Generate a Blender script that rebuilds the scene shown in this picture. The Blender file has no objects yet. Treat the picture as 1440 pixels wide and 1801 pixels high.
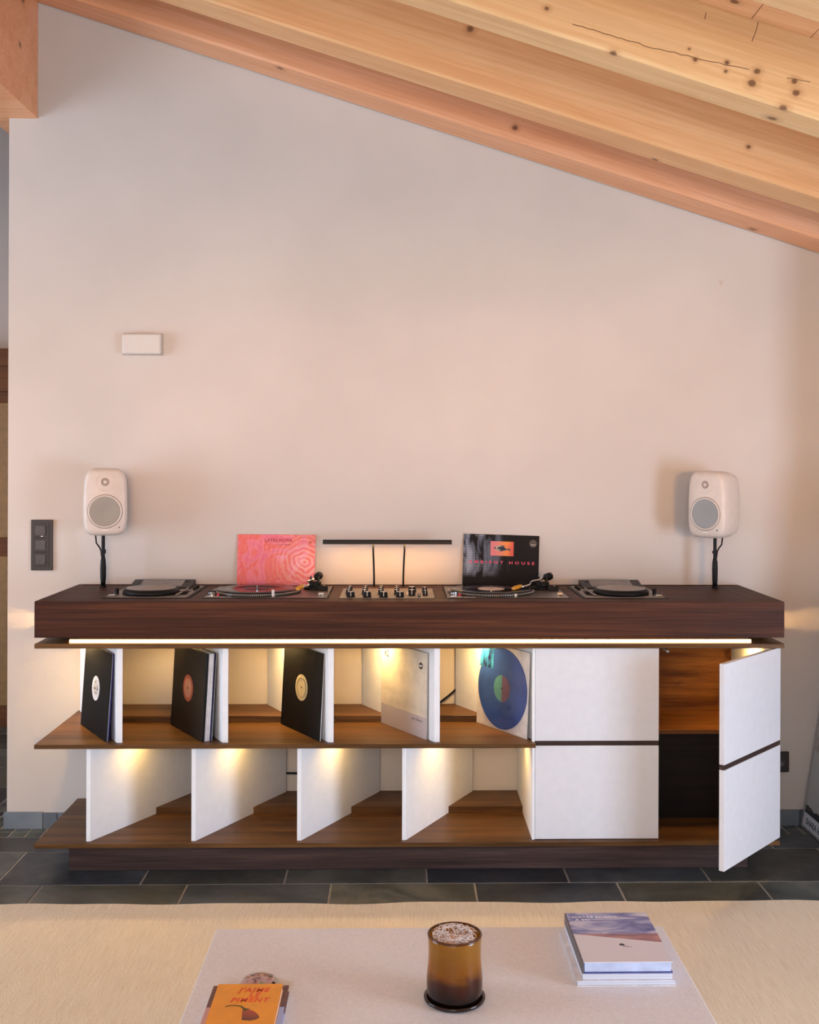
import bpy, bmesh, math, random
from mathutils import Vector, Matrix
random.seed(7)
PI = math.pi
R = math.radians
SC = bpy.context.scene
COL = SC.collection

# ------------------------------------------------------------------ camera
FPX, CX, CY, YAW, ROLL, CAMZ = 1914.5, 745.16, 810.3, 0.0222, 0.0034, 1.4855
cam = bpy.data.cameras.new('camera')
cam.sensor_fit = 'HORIZONTAL'
cam.sensor_width = 36.0
cam.lens = FPX / 1440 * 36.0
cam.shift_x = (720 - CX) / 1440
cam.shift_y = (CY - 900.5) / 1440
cam.clip_start = 0.05
camo = bpy.data.objects.new('camera', cam)
COL.objects.link(camo)
_f = Vector((math.sin(YAW), math.cos(YAW), 0))
_r0 = Vector((math.cos(YAW), -math.sin(YAW), 0))
_up = Vector((0, 0, 1))
_r = math.cos(ROLL) * _r0 + math.sin(ROLL) * _up
_u = -math.sin(ROLL) * _r0 + math.cos(ROLL) * _up
mw = Matrix((_r, _u, -_f)).transposed().to_4x4()
mw.translation = (0, 0, CAMZ)
camo.matrix_world = mw
SC.camera = camo

# ------------------------------------------------------------------ world, sun, daylight, exposure
world = bpy.data.worlds.new('world')
SC.world = world
world.use_nodes = True
bg = world.node_tree.nodes['Background']
bg.inputs[0].default_value = (0.62, 0.74, 1.0, 1)
bg.inputs[1].default_value = 0.4

def light(name, kind, energy, color, loc, direction, size=None, size_y=None, angle=None):
    l = bpy.data.lights.new(name, kind)
    l.energy = energy
    l.color = color
    if kind == 'AREA':
        l.shape = 'RECTANGLE'
        l.size, l.size_y = size, size_y
    if angle:
        l.angle = angle
    o = bpy.data.objects.new(name, l)
    COL.objects.link(o)
    o.location = loc
    o.rotation_euler = Vector(direction).to_track_quat('-Z', 'Y').to_euler()
    return o

# glazed door in the right-hand wall (cool), windows behind the camera, window in the left wall, added fill for the wall top
light('daylight_right_window', 'AREA', 165, (0.60, 0.75, 1.0), (3.24, 0.95, 0.80), (-1, 0, 0), 1.5, 1.3)
light('daylight_left_window', 'AREA', 165, (0.64, 0.79, 1.0), (-4.74, 2.6, 1.25), (1, 0, 0), 2.2, 2.2)
light('daylight_back_window', 'AREA', 45, (0.82, 0.90, 1.0), (-2.6, -2.9, 1.15), (0, 1, 0), 3.4, 2.0)
light('wall_top_fill', 'AREA', 85, (0.86, 0.92, 1.0), (-0.5, -2.9, 2.45), (0, 1, 0.04), 1.6, 0.9)  # added high fill for the upper wall; no gable opening is built
# low hazy evening sun through an unseen slot shaped to band it on the wall
light('evening_sun', 'SUN', 2.05, (1.0, 0.47, 0.13), (4, -6, 2), (-0.14, 0.99, 0.0), angle=0.20)
# spot added behind the camera to brighten the rafters; no lamp known there
_l = light('rafter_fill', 'SPOT', 95, (1.0, 0.76, 0.50), (1.7, 0.1, 1.6), (-0.6, 2.9, 1.35))
_l.data.shadow_soft_size = 0.15
_l.data.spot_size = R(70)
_l.data.spot_blend = 1.0

vs = SC.view_settings
vs.view_transform = 'Standard'
vs.look = 'None'
vs.exposure = -0.24
vs.gamma = 1.0
vs.use_curve_mapping = False
SC.cycles.use_denoising = True
SC.cycles.use_adaptive_sampling = True
SC.cycles.adaptive_threshold = 0.08
SC.cycles.adaptive_min_samples = 12
SC.cycles.max_bounces = 6
SC.cycles.diffuse_bounces = 3
SC.cycles.glossy_bounces = 4
SC.cycles.transmission_bounces = 6
SC.cycles.sample_clamp_indirect = 4.0
SC.cycles.caustics_reflective = False
SC.cycles.caustics_refractive = False

# ------------------------------------------------------------------ materials
def lin(c):
    return tuple((v / 12.92 if v <= 0.04045 else ((v + 0.055) / 1.055) ** 2.4) for v in (x / 255 for x in c))

MATS = {}

class NT:
    """small node helper"""
    def __init__(s, name):
        s.m = bpy.data.materials.new(name)
        s.m.use_nodes = True
        s.t = s.m.node_tree
        s.b = s.t.nodes['Principled BSDF']
        MATS[name] = s.m
    def n(s, typ, **kw):
        nd = s.t.nodes.new(typ)
        for k, v in kw.items():
            setattr(nd, k, v)
        return nd
    def l(s, a, b):
        s.t.links.new(a, b)
    def coords(s, scale=(1, 1, 1), rot=(0, 0, 0), loc=(0, 0, 0)):
        tc = s.n('ShaderNodeTexCoord')
        mp = s.n('ShaderNodeMapping')
        mp.inputs['Scale'].default_value = scale
        mp.inputs['Location'].default_value = loc
        src = tc.outputs['Object']
        if any(rot):                      # turn first, then stretch along the turned axis
            m0 = s.n('ShaderNodeMapping')
            m0.inputs['Rotation'].default_value = rot
            s.l(src, m0.inputs['Vector'])
            src = m0.outputs['Vector']
        s.l(src, mp.inputs['Vector'])
        return mp.outputs['Vector']
    def noise(s, vec, scale=1.0, detail=4, rough=0.55, dist=0.0):
        nd = s.n('ShaderNodeTexNoise')
        s.l(vec, nd.inputs['Vector'])
        nd.inputs['Scale'].default_value = scale
        nd.inputs['Detail'].default_value = detail
        nd.inputs['Roughness'].default_value = rough
        nd.inputs['Distortion'].default_value = dist
        return nd.outputs['Fac']
    def ramp(s, fac, stops):
        nd = s.n('ShaderNodeValToRGB')
        s.l(fac, nd.inputs['Fac'])
        e = nd.color_ramp.elements
        while len(e) < len(stops):
            e.new(0.5)
        for i, (p, c) in enumerate(stops):
            e[i].position = p
            e[i].color = (*lin(c), 1) if max(c) > 1 else (*c, 1)
        return nd.outputs['Color']
    def mix(s, fac, a, b, mode='MIX'):
        nd = s.n('ShaderNodeMix', data_type='RGBA', blend_type=mode)
        for sock, v in ((nd.inputs[0], fac), (nd.inputs[6], a), (nd.inputs[7], b)):
            if hasattr(v, 'is_linked') or hasattr(v, 'links'):
                s.l(v, sock)
            elif isinstance(v, (int, float)):
                sock.default_value = v
            else:
                sock.default_value = (*lin(v), 1)
        return nd.outputs[2]
    def math(s, op, a, b=None, clamp=False):
        nd = s.n('ShaderNodeMath', operation=op, use_clamp=clamp)
        for i, v in enumerate((a, b)):
            if v is None:
                continue
            if isinstance(v, (int, float)):
                nd.inputs[i].default_value = v
            else:
                s.l(v, nd.inputs[i])
        return nd.outputs[0]
    def xyz(s, vec):
        nd = s.n('ShaderNodeSeparateXYZ')
        s.l(vec, nd.inputs[0])
        return nd.outputs
    def color(s, c):
        s.l(c, s.b.inputs['Base Color'])
    def bump(s, h, strength=0.2, dist=0.002):
        nd = s.n('ShaderNodeBump')
        nd.inputs['Strength'].default_value = strength
        nd.inputs['Distance'].default_value = dist
        s.l(h, nd.inputs['Height'])
        s.l(nd.outputs[0], s.b.inputs['Normal'])
    def set(s, rough=None, metal=None, **kw):
        if rough is not None:
            s.b.inputs['Roughness'].default_value = rough
        if metal is not None:
            s.b.inputs['Metallic'].default_value = metal
        for k, v in kw.items():
            s.b.inputs[k.replace('_', ' ')].default_value = v
        return s

def flat(name, c, rough=0.5, metal=0.0, var=0.06, vscale=30, **kw):
    """plain colour with a faint noise so that it is never dead flat"""
    t = NT(name)
    f = t.noise(t.coords(), vscale, 3)
    a = tuple(max(0, v * (1 - var)) for v in c)
    b = tuple(min(255, v * (1 + var)) for v in c)
    t.color(t.ramp(f, [(0.3, a), (0.7, b)]))
    t.set(rough, metal, **kw)
    return t.m

def emit(name, c, strength):
    t = NT(name)
    t.b.inputs['Base Color'].default_value = (*lin(c), 1)
    t.b.inputs['Emission Color'].default_value = (*lin(c), 1)
    t.b.inputs['Emission Strength'].default_value = strength
    return t.m

def walnut(name, dark, mid, light_, rough=0.42, seed=0.0, sc=(1.1, 22, 26)):
    t = NT(name)
    v = t.coords(sc, loc=(seed, seed * 2, seed * 3))
    w = t.noise(v, 1.0, 5, 0.6, 0.6)
    base = t.ramp(w, [(0.25, dark), (0.5, mid), (0.75, light_)])
    v2 = t.coords((5, 260, 260))
    fine = t.noise(v2, 1.0, 3, 0.6)
    fr = t.ramp(fine, [(0.35, (190, 190, 190)), (0.65, (255, 255, 255))])
    t.color(t.mix(0.75, base, fr, 'MULTIPLY'))
    t.bump(fine, 0.08, 0.0006)
    t.set(rough)
    t.b.inputs['Specular IOR Level'].default_value = 0.22
    t.b.inputs['Coat Weight'].default_value = 0.0
    t.b.inputs['Coat Roughness'].default_value = 0.3
    return t.m

WAL_TOP = walnut('walnut_box', (36, 16, 8), (76, 38, 20), (108, 62, 34), 0.55, 0.0, (1.0, 30, 46))
WAL_SHELF = walnut('walnut_shelf', (66, 43, 23), (106, 71, 38), (138, 96, 54), 0.4, 3.1)
WAL_DARK = walnut('walnut_plinth', (50, 36, 32), (82, 60, 54), (108, 82, 72), 0.5, 5.7)
WAL_BACK = walnut('walnut_back', (66, 34, 14), (112, 64, 26), (146, 92, 42), 0.4, 8.3, (1.6, 18, 20))
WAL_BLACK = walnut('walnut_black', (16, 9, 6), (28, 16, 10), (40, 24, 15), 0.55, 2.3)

def pine(name, knots=(), tint=(1, 1, 1), slope=True, seed=0.0, cracks=()):
    t = NT(name)
    rot = (0, -math.atan(0.31069) if slope else 0, 0)
    v = t.coords((0.8, 8, 9), rot, (seed, seed, seed))
    w = t.noise(v, 1.0, 4, 0.55, 0.9)
    cs = [(240, 203, 160), (248, 220, 182), (252, 230, 198)]
    cs = [tuple(min(255, a * b) for a, b in zip(c, tint)) for c in cs]
    base = t.ramp(w, [(0.3, cs[0]), (0.52, cs[1]), (0.72, cs[2])])
    v2 = t.coords((2.2, 70, 80), rot, (seed, 0, 0))
    fine = t.noise(v2, 1.0, 3, 0.6, 0.4)
    fr = t.ramp(fine, [(0.4, (238, 226, 214)), (0.62, (255, 255, 255))])
    col = t.mix(0.7, base, fr, 'MULTIPLY')
    big = t.noise(t.coords((0.5, 2, 2), rot, (seed * 2, 0, 0)), 1.2, 2)
    col = t.mix(t.math('MULTIPLY', big, 0.3), col, tuple(min(255, a * b) for a, b in zip((205, 132, 84), tint)))
    tc = t.n('ShaderNodeTexCoord')
    wob = t.noise(tc.outputs['Object'], 45, 2)
    for (x, y, z, r) in knots:
        sub = t.n('ShaderNodeVectorMath', operation='SUBTRACT')
        t.l(tc.outputs['Object'], sub.inputs[0])
        sub.inputs[1].default_value = (x, y, z)
        mul = t.n('ShaderNodeVectorMath', operation='MULTIPLY')
        t.l(sub.outputs[0], mul.inputs[0])
        mul.inputs[1].default_value = (0.85, 1, 1)
        ln = t.n('ShaderNodeVectorMath', operation='LENGTH')
        t.l(mul.outputs[0], ln.inputs[0])
        d = t.math('ADD', ln.outputs['Value'], t.math('MULTIPLY', t.math('SUBTRACT', wob, 0.5), r * 0.9))
        mr = t.n('ShaderNodeMapRange')
        t.l(d, mr.inputs[0])
        mr.inputs[1].default_value = r * 2.6
        mr.inputs[2].default_value = r
        halo = t.math('MULTIPLY', mr.outputs[0], 0.35)
        col = t.mix(halo, col, (168, 98, 52))
        mr2 = t.n('ShaderNodeMapRange')
        t.l(d, mr2.inputs[0])
        mr2.inputs[1].default_value = r * 1.15
        mr2.inputs[2].default_value = r * 0.6
        col = t.mix(t.math('MULTIPLY', mr2.outputs[0], 0.8), col, (92, 52, 28))
    t.color(col)
    t.bump(fine, 0.12, 0.001)
    t.set(0.5)
    return t.m

def wall_paint(name, c, var=0.03):
    t = NT(name)
    f = t.noise(t.coords(), 1.3, 3)
    a = tuple(v * (1 - var) for v in c)
    b = tuple(min(255, v * (1 + var)) for v in c)
    t.color(t.ramp(f, [(0.3, a), (0.7, b)]))
    g = t.noise(t.coords(), 90, 4)
    t.bump(g, 0.25, 0.0012)
    t.set(0.85)
    return t.m

WALL = wall_paint('wall_plaster', (210, 199, 189))
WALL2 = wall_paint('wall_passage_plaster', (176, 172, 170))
WHITE = flat('white_lacquer', (232, 229, 229), 0.35, var=0.01)
WHITE_IN = flat('white_melamine', (246, 245, 244), 0.5, var=0.01)

def slate(name, a, b, c, seed):
    t = NT(name)
    v = t.coords((1, 1, 1), loc=(seed, seed * 1.7, 0))
    f = t.noise(v, 3.2, 6, 0.62, 0.8)
    col = t.ramp(f, [(0.28, a), (0.5, b), (0.74, c)])
    oi = t.n('ShaderNodeObjectInfo')
    k = t.ramp(oi.outputs['Random'], [(0.0, (165, 165, 170)), (1.0, (255, 255, 250))])
    t.color(t.mix(1.0, col, k, 'MULTIPLY'))
    g = t.noise(v, 14, 6, 0.65)
    t.bump(g, 0.35, 0.003)
    rr = t.n('ShaderNodeMapRange')
    t.l(g, rr.inputs[0])
    rr.inputs[3].default_value = 0.28
    rr.inputs[4].default_value = 0.55
    t.l(rr.outputs[0], t.b.inputs['Roughness'])
    return t.m
SLATE = [slate('slate_green', (56, 62, 60), (90, 96, 93), (126, 130, 124), 0.3),
         slate('slate_grey', (48, 53, 56), (80, 86, 91), (114, 119, 121), 4.1),
         slate('slate_brown', (58, 60, 56), (92, 94, 88), (130, 130, 121), 9.6)]
SLATE_B = slate('slate_skirting', (96, 104, 114), (122, 130, 140), (146, 152, 160), 2.2)
GROUT = flat('grout', (158, 154, 146), 0.9)

# ------------------------------------------------------------------ mesh helpers
class MB:
    def __init__(s):
        s.v, s.f, s.sm = [], [], []
    def add(s, vs, fs, smooth=False):
        o = len(s.v)
        s.v += [tuple(p) for p in vs]
        s.f += [tuple(i + o for i in q) for q in fs]
        s.sm += [smooth] * len(fs)
        return s
    def box(s, x0, x1, y0, y1, z0, z1):
        vs = [(x0, y0, z0), (x1, y0, z0), (x1, y1, z0), (x0, y1, z0), (x0, y0, z1), (x1, y0, z1), (x1, y1, z1), (x0, y1, z1)]
        return s.add(vs, [(0, 3, 2, 1), (4, 5, 6, 7), (0, 1, 5, 4), (1, 2, 6, 5), (2, 3, 7, 6), (3, 0, 4, 7)])
    def rbox(s, x0, x1, y0, y1, z0, z1, r=0.004, seg=2):
        bm = bmesh.new()
        bmesh.ops.create_cube(bm, size=1.0)
        for v in bm.verts:
            v.co = Vector(((x0 + x1) / 2 + v.co.x * (x1 - x0), (y0 + y1) / 2 + v.co.y * (y1 - y0), (z0 + z1) / 2 + v.co.z * (z1 - z0)))
        bmesh.ops.bevel(bm, geom=list(bm.edges), offset=r, segments=seg, affect='EDGES', profile=0.5)
        bm.verts.index_update()
        s.add([v.co[:] for v in bm.verts], [[v.index for v in f.verts] for f in bm.faces])
        bm.free()
        return s
    def prism(s, poly, z0, z1):
        n = len(poly)
        vs = [(x, y, z0) for x, y in poly] + [(x, y, z1) for x, y in poly]
        fs = [tuple(range(n - 1, -1, -1)), tuple(range(n, 2 * n))] + [(i, (i + 1) % n, n + (i + 1) % n, n + i) for i in range(n)]
        return s.add(vs, fs)
    def prism_y(s, poly, y0, y1):       # polygon in X-Z
        n = len(poly)
        vs = [(x, y0, z) for x, z in poly] + [(x, y1, z) for x, z in poly]
        fs = [tuple(range(n)), tuple(range(2 * n - 1, n - 1, -1))] + [(i, n + i, n + (i + 1) % n, (i + 1) % n) for i in range(n)]
        return s.add(vs, fs)
    def prism_x(s, poly, x0, x1):       # polygon in Y-Z
        n = len(poly)
        vs = [(x0, y, z) for y, z in poly] + [(x1, y, z) for y, z in poly]
        fs = [tuple(range(n - 1, -1, -1)), tuple(range(n, 2 * n))] + [(i, (i + 1) % n, n + (i + 1) % n, n + i) for i in range(n)]
        return s.add(vs, fs)
    def lathe(s, prof, seg=32, c=(0, 0, 0), smooth=True):
        vs, fs = [], []
        for (r, z) in prof:
            for i in range(seg):
                a = 2 * PI * i / seg
                vs.append((c[0] + r * math.cos(a), c[1] + r * math.sin(a), c[2] + z))
        for j in range(len(prof) - 1):
            for i in range(seg):
                k = (i + 1) % seg
                fs.append((j * seg + i, j * seg + k, (j + 1) * seg + k, (j + 1) * seg + i))
        if prof[0][0] > 1e-5:
            fs.append(tuple(range(seg - 1, -1, -1)))
        if prof[-1][0] > 1e-5:
            fs.append(tuple(range((len(prof) - 1) * seg, len(prof) * seg)))
        return s.add(vs, fs, smooth)
    def cyl(s, r, z0, z1, c=(0, 0), seg=24, r2=None, bev=0.0):
        r2 = r if r2 is None else r2
        p = [(r - bev, z0), (r, z0 + bev), (r2, z1 - bev), (r2 - bev, z1)] if bev else [(r, z0), (r2, z1)]
        return s.lathe(p, seg, (c[0], c[1], 0), False)
    def disc_y(s, r, y0, y1, c=(0, 0), seg=32, a0=0.0, a1=2 * PI):   # disc in the X-Z plane
        full = abs(a1 - a0 - 2 * PI) < 1e-6
        n = seg if full else seg + 1
        poly = [(c[0] + r * math.cos(a0 + (a1 - a0) * i / seg), c[1] + r * math.sin(a0 + (a1 - a0) * i / seg)) for i in range(n)]
        return s.prism_y(poly, y0, y1)
    def tube(s, pts, r, seg=10, taper=None):
        pts = [Vector(p) for p in pts]
        vs, fs = [], []
        n0 = None
        for i, p in enumerate(pts):
            d = (pts[min(i + 1, len(pts) - 1)] - pts[max(i - 1, 0)]).normalized()
            if n0 is None:
                n0 = d.orthogonal().normalized()
            n0 = (n0 - d * n0.dot(d)).normalized()
            b = d.cross(n0)
            rr = taper[i] if taper else r
            for k in range(seg):
                a = 2 * PI * k / seg
                vs.append(p + (n0 * math.cos(a) + b * math.sin(a)) * rr)
        for i in range(len(pts) - 1):
            for k in range(seg):
                q = (k + 1) % seg
                fs.append((i * seg + k, i * seg + q, (i + 1) * seg + q, (i + 1) * seg + k))
        fs.append(tuple(range(seg - 1, -1, -1)))
        fs.append(tuple(range((len(pts) - 1) * seg, len(pts) * seg)))
        return s.add(vs, fs, True)
    def torus(s, R_, r, c=(0, 0, 0), seg=36, rs=10, axis='z'):
        vs, fs = [], []
        for i in range(seg):
            a = 2 * PI * i / seg
            for j in range(rs):
                b = 2 * PI * j / rs
                x, y, z = (R_ + r * math.cos(b)) * math.cos(a), (R_ + r * math.cos(b)) * math.sin(a), r * math.sin(b)
                p = (x, y, z) if axis == 'z' else (x, -z, y)
                vs.append((p[0] + c[0], p[1] + c[1], p[2] + c[2]))
        for i in range(seg):
            for j in range(rs):
                fs.append((i * rs + j, ((i + 1) % seg) * rs + j, ((i + 1) % seg) * rs + (j + 1) % rs, i * rs + (j + 1) % rs))
        return s.add(vs, fs, True)
    def mesh(s, name, shift=(0, 0, 0)):
        me = bpy.data.meshes.new(name)
        me.from_pydata([(x - shift[0], y - shift[1], z - shift[2]) for x, y, z in s.v], [], s.f)
        me.polygons.foreach_set('use_smooth', s.sm)
        bm = bmesh.new()
        bm.from_mesh(me)
        bmesh.ops.recalc_face_normals(bm, faces=bm.faces)
        bm.to_mesh(me)
        bm.free()
        return me

def obj(name, mesh, mat, parent=None, loc=None, rot=None):
    if isinstance(mesh, MB):
        mesh = mesh.mesh(name)
    if mat is not None and not mesh.materials:
        mesh.materials.append(mat)
    o = bpy.data.objects.new(name, mesh)
    COL.objects.link(o)
    if parent:
        o.parent = parent
    if loc:
        o.location = loc
    if rot:
        o.rotation_euler = rot
    return o

def tag(o, label=None, cat=None, group=None, kind=None):
    if label:
        o['label'] = label
    if cat:
        o['category'] = cat
    if group:
        o['group'] = group
    if kind:
        o['kind'] = kind
    return o

def thing(name, label, cat, loc=(0, 0, 0), rot=(0, 0, 0), group=None):
    o = bpy.data.objects.new(name, None)
    o.empty_display_size = 0.05
    COL.objects.link(o)
    o.location = loc
    o.rotation_euler = rot
    return tag(o, label, cat, group)

def wpart(name, mb, mat, parent, at=None):
    """a part whose vertices are given in world coordinates; parent unrotated at 'at' """
    at = at or parent.location
    return obj(name, mb.mesh(name, at), mat, parent)

def struct(name, mb, mat, parent=None):
    return tag(obj(name, mb, mat, parent), kind='structure')

def text_mesh(body, size, depth=0.0004, bold=0.0, spacing=1.0, shear=0.0, sx=1.0, align='LEFT'):
    c = bpy.data.curves.new('lettering', 'FONT')
    c.body = body
    c.size = size
    c.space_character = spacing
    c.space_line = 1.1
    c.shear = shear
    c.align_x = align
    c.extrude = depth
    c.offset = bold
    c.resolution_u = 3
    o = bpy.data.objects.new('lettering_tmp', c)
    COL.objects.link(o)
    dg = bpy.context.evaluated_depsgraph_get()
    me = bpy.data.meshes.new_from_object(o.evaluated_get(dg))
    bpy.data.objects.remove(o)
    for v in me.vertices:
        v.co.x *= sx
    return me

def text(name, body, size, mat, parent, origin, right, up, **kw):
    me = text_mesh(body, size, **kw)
    me.materials.clear()
    r, u = Vector(right).normalized(), Vector(up).normalized()
    n = r.cross(u)
    M = Matrix((r, u, n)).transposed().to_4x4()
    M.translation = Vector(origin)
    me.transform(M)
    return obj(name, me, mat, parent)

BLACK = flat('black_plastic', (11, 10, 10), 0.5, Specular_IOR_Level=0.25)
BLACKM = flat('black_metal', (14, 12, 12), 0.4, 0.1, Specular_IOR_Level=0.3)
DARKGREY = flat('dark_grey_plastic', (44, 38, 36), 0.45, Specular_IOR_Level=0.3)
SILVER = flat('brushed_silver', (196, 190, 184), 0.28, 0.9)
PALESILVER = flat('pale_silver_panel', (134, 126, 118), 0.42, 0.5)
STEEL = flat('steel', (150, 146, 142), 0.25, 1.0)
CHROME = flat('chrome', (214, 212, 210), 0.12, 1.0)

# ================================================================== THE ROOM
WY = 4.425                       # front face of the plastered wall
M_, Z0 = 0.31069, 2.87136        # roof pitch and rafter underside at x = 0
RH = 0.231                       # rafter height
rb = lambda x: Z0 - M_ * x       # rafter underside
pl = lambda x: Z0 + RH - M_ * x  # boards underside

w = MB().prism_y([(-1.578, 0), (1.88, 0), (1.88, pl(1.88)), (-1.464, pl(-1.464)), (-1.464, 2.8606), (-1.578, 2.8606)], WY, WY + 0.135)
struct('wall_back', w, WALL)
struct('wall_right', MB().box(1.86, 1.98, 3.86, WY, 0, pl(1.86) - 0.02), WALL)
struct('wall_right_return', MB().box(1.98, 3.3, 3.86, 3.98, 0, 2.45), WALL)
struct('wall_right_outer', MB().box(3.3, 3.42, -3.1, 0.2, 0, 2.06).box(3.3, 3.42, 1.7, 3.98, 0, 2.06).box(3.3, 3.42, 0.2, 1.7, 1.5, 2.06).box(3.3, 3.42, 0.2, 1.7, 0, 0.12), WALL)
# wall behind the camera with an added sun slot on the right and a glazed bay on the left
bw = MB()
def wall_open(x0, x1, z0, z1, ztop, xa, xb):
    bw.box(xa, x0, -3.12, -3.0, 0, ztop).box(x1, xb, -3.12, -3.0, 0, ztop)
    bw.box(x0, x1, -3.12, -3.0, 0, z0).box(x0, x1, -3.12, -3.0, z1, ztop)
wall_open(-4.4, -0.8, 0.1, 2.2, 3.6, -4.8, -0.7)
wall_open(-0.66, 3.1, 1.22, 1.95, 3.3, -0.7, 3.3)  # added opening, its height set to band the sun across the wall
struct('wall_front', bw, WALL)
struct('wall_left', MB().box(-4.92, -4.8, -3.12, 1.5, 0, 2.7).box(-4.92, -4.8, 3.7, 6.32, 0, 2.7).box(-4.92, -4.8, 1.5, 3.7, 2.35, 2.7).box(-4.92, -4.8, 1.5, 3.7, 0, 0.14), WALL)
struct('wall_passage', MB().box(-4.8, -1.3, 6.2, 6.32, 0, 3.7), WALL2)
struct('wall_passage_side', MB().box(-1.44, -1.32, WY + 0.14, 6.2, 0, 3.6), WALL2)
def win_frame(name, x0, x1, z0, z1, nx):
    m = MB()
    t = 0.04
    m.box(x0, x1, -3.1, -3.04, z0, z0 + t).box(x0, x1, -3.1, -3.04, z1 - t, z1)
    for i in range(nx + 1):
        x = x0 + (x1 - x0 - t) * i / nx
        m.box(x, x + t, -3.1, -3.04, z0 + t, z1 - t)
    struct(name, m, flat('window_frame_' + name, (190, 140, 96), 0.5))
win_frame('window_1', -4.4, -0.8, 0.1, 2.2, 3)
win_frame('window_sun_slot', -0.66, 3.1, 1.22, 1.95, 1)  # frame of the added sun slot
wf = MB()
for yy in (0.2, 0.925, 1.65):
    wf.box(3.33, 3.39, yy, yy + 0.05, 0.12, 1.5)
wf.box(3.33, 3.39, 0.25, 1.65, 0.12, 0.17).box(3.33, 3.39, 0.25, 1.65, 1.45, 1.5)
struct('window_2', wf, flat('window_frame_side', (190, 140, 96), 0.5))

# ---- roof: backing, boards, rafters, ridge beam
PINE_P = pine('pine_boards', [(0.955, 3.103, 2.806, 0.012)], (1.0, 0.9, 0.82), seed=3.0)
PINE_W = pine('pine_beam', (), (1.0, 0.97, 0.93), seed=5.0)
XR = 3.3
cm = MB()
cm.prism_y([(-1.56, pl(-1.56) + 0.021), (XR, pl(XR) + 0.021), (XR, pl(XR) + 0.12), (-1.56, pl(-1.56) + 0.12)], -3.1, 6.3)
zl = lambda x: pl(-1.56) - M_ * (-1.56 - x)
cm.prism_y([(-4.92, zl(-4.92)), (-1.56, zl(-1.56)), (-1.56, zl(-1.56) + 0.12), (-4.92, zl(-4.92) + 0.12)], -3.1, 6.3)
ceil = struct('ceiling', cm, PINE_P)
px = -1.464
jw = 0.1738
x = 1.0262 - jw * 14
while x < XR - 0.01:
    a, b = max(x, -1.464) + 0.0015, min(x + jw, XR) - 0.0015
    if b > a + 0.01:
        m = MB().prism_y([(a, pl(a)), (b, pl(b)), (b, pl(b) + 0.02), (a, pl(a) + 0.02)], -3.1, WY + 0.0)
        obj('ceiling_board', m, PINE_P, ceil)
    x += jw
rafters = [
    (4.232, WY - 0.006, [(0.444, 4.232, 2.783, 0.010), (-0.473, 4.268, 3.018, 0.012), (1.426, 4.38, 2.428, 0.014)], (1.0, 0.86, 0.80)),
    (3.796, 3.957, [(0.241, 3.796, 2.993, 0.012), (1.221, 3.796, 2.592, 0.007), (0.924, 3.944, 2.584, 0.010)], (1.0, 0.91, 0.80)),
    (3.167, 3.304, [(1.028, 3.167, 2.594, 0.011), (1.043, 3.167, 2.63, 0.009), (1.154, 3.167, 2.602, 0.009), (1.159, 3.167, 2.568, 0.010),
                    (0.843, 3.167, 2.693, 0.004), (0.86, 3.167, 2.662, 0.006), (0.954, 3.167, 2.654, 0.006), (0.951, 3.167, 2.629, 0.005),
                    (0.424, 3.167, 2.806, 0.007), (1.121, 3.173, 2.523, 0.012), (1.12, 3.264, 2.523, 0.014), (0.621, 3.175, 2.678, 0.010)], (1.0, 0.95, 0.84)),
    (2.497, 2.634, [], (1.0, 0.95, 0.86))]
y = 1.83
while y > -3:
    rafters.append((y, y + 0.137, [], (1.0, 0.95, 0.86)))
    y -= 0.667
for i, (y0, y1, kn, tint) in enumerate(rafters):
    c = 0.008
    a, b = -1.464, XR
    prof = [(y0 + c, -RH), (y0, -RH + c), (y0, 0), (y1, 0), (y1, -RH + c), (y1 - c, -RH)]
    n = len(prof)
    m = MB()
    m.add([(a, q[0], pl(a) + q[1]) for q in prof] + [(b, q[0], pl(b) + q[1]) for q in prof],
          [tuple(range(n)), tuple(range(2 * n - 1, n - 1, -1))] + [(k, n + k, n + (k + 1) % n, (k + 1) % n) for k in range(n)])
    r_ = obj('rafter', m, pine('pine_rafter_%d' % i, kn, tint, seed=i * 1.7), ceil)
    if i == 2:
        DK = flat('crack_shadow', (96, 56, 30), 0.9)
        pts = [(0.5, 2.762), (0.56, 2.746), (0.631, 2.725), (0.68, 2.712), (0.74, 2.692), (0.80, 2.681), (0.873, 2.665), (0.95, 2.648), (1.043, 2.631)]
        obj('crack', MB().tube([(a_[0] + (b_[0] - a_[0]) * k_ / 4, 3.1672, a_[1] + (b_[1] - a_[1]) * k_ / 4 + random.uniform(-0.0022, 0.0022)) for a_, b_ in zip(pts[:-1], pts[1:]) for k_ in range(4)], 0.0011, 6), DK, r_)
        obj('crack', MB().tube([(1.13, 3.1672, 2.612), (1.2, 3.1672, 2.60)], 0.0009, 6), DK, r_)
        obj('crack', MB().tube([(1.046, 3.1672, 2.775), (1.04, 3.1672, 2.75), (1.027, 3.1672, 2.716)], 0.001, 6), DK, r_)
        obj('crack', MB().tube([(0.892, 3.1672, 2.80), (0.888, 3.1672, 2.78)], 0.001, 6), DK, r_)
rm = MB().box(-1.655, -1.4645, -3.1, 6.2, 2.8606, pl(-1.56) + 0.02)
obj('ridge_beam', rm, pine('pine_ridge', [(-1.4645, 4.25, 3.27, 0.016), (-1.4645, 4.22, 3.08, 0.010), (-1.4645, 4.1, 3.3, 0.008)], (1.0, 0.84, 0.76), False, 2.0), ceil)
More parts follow.
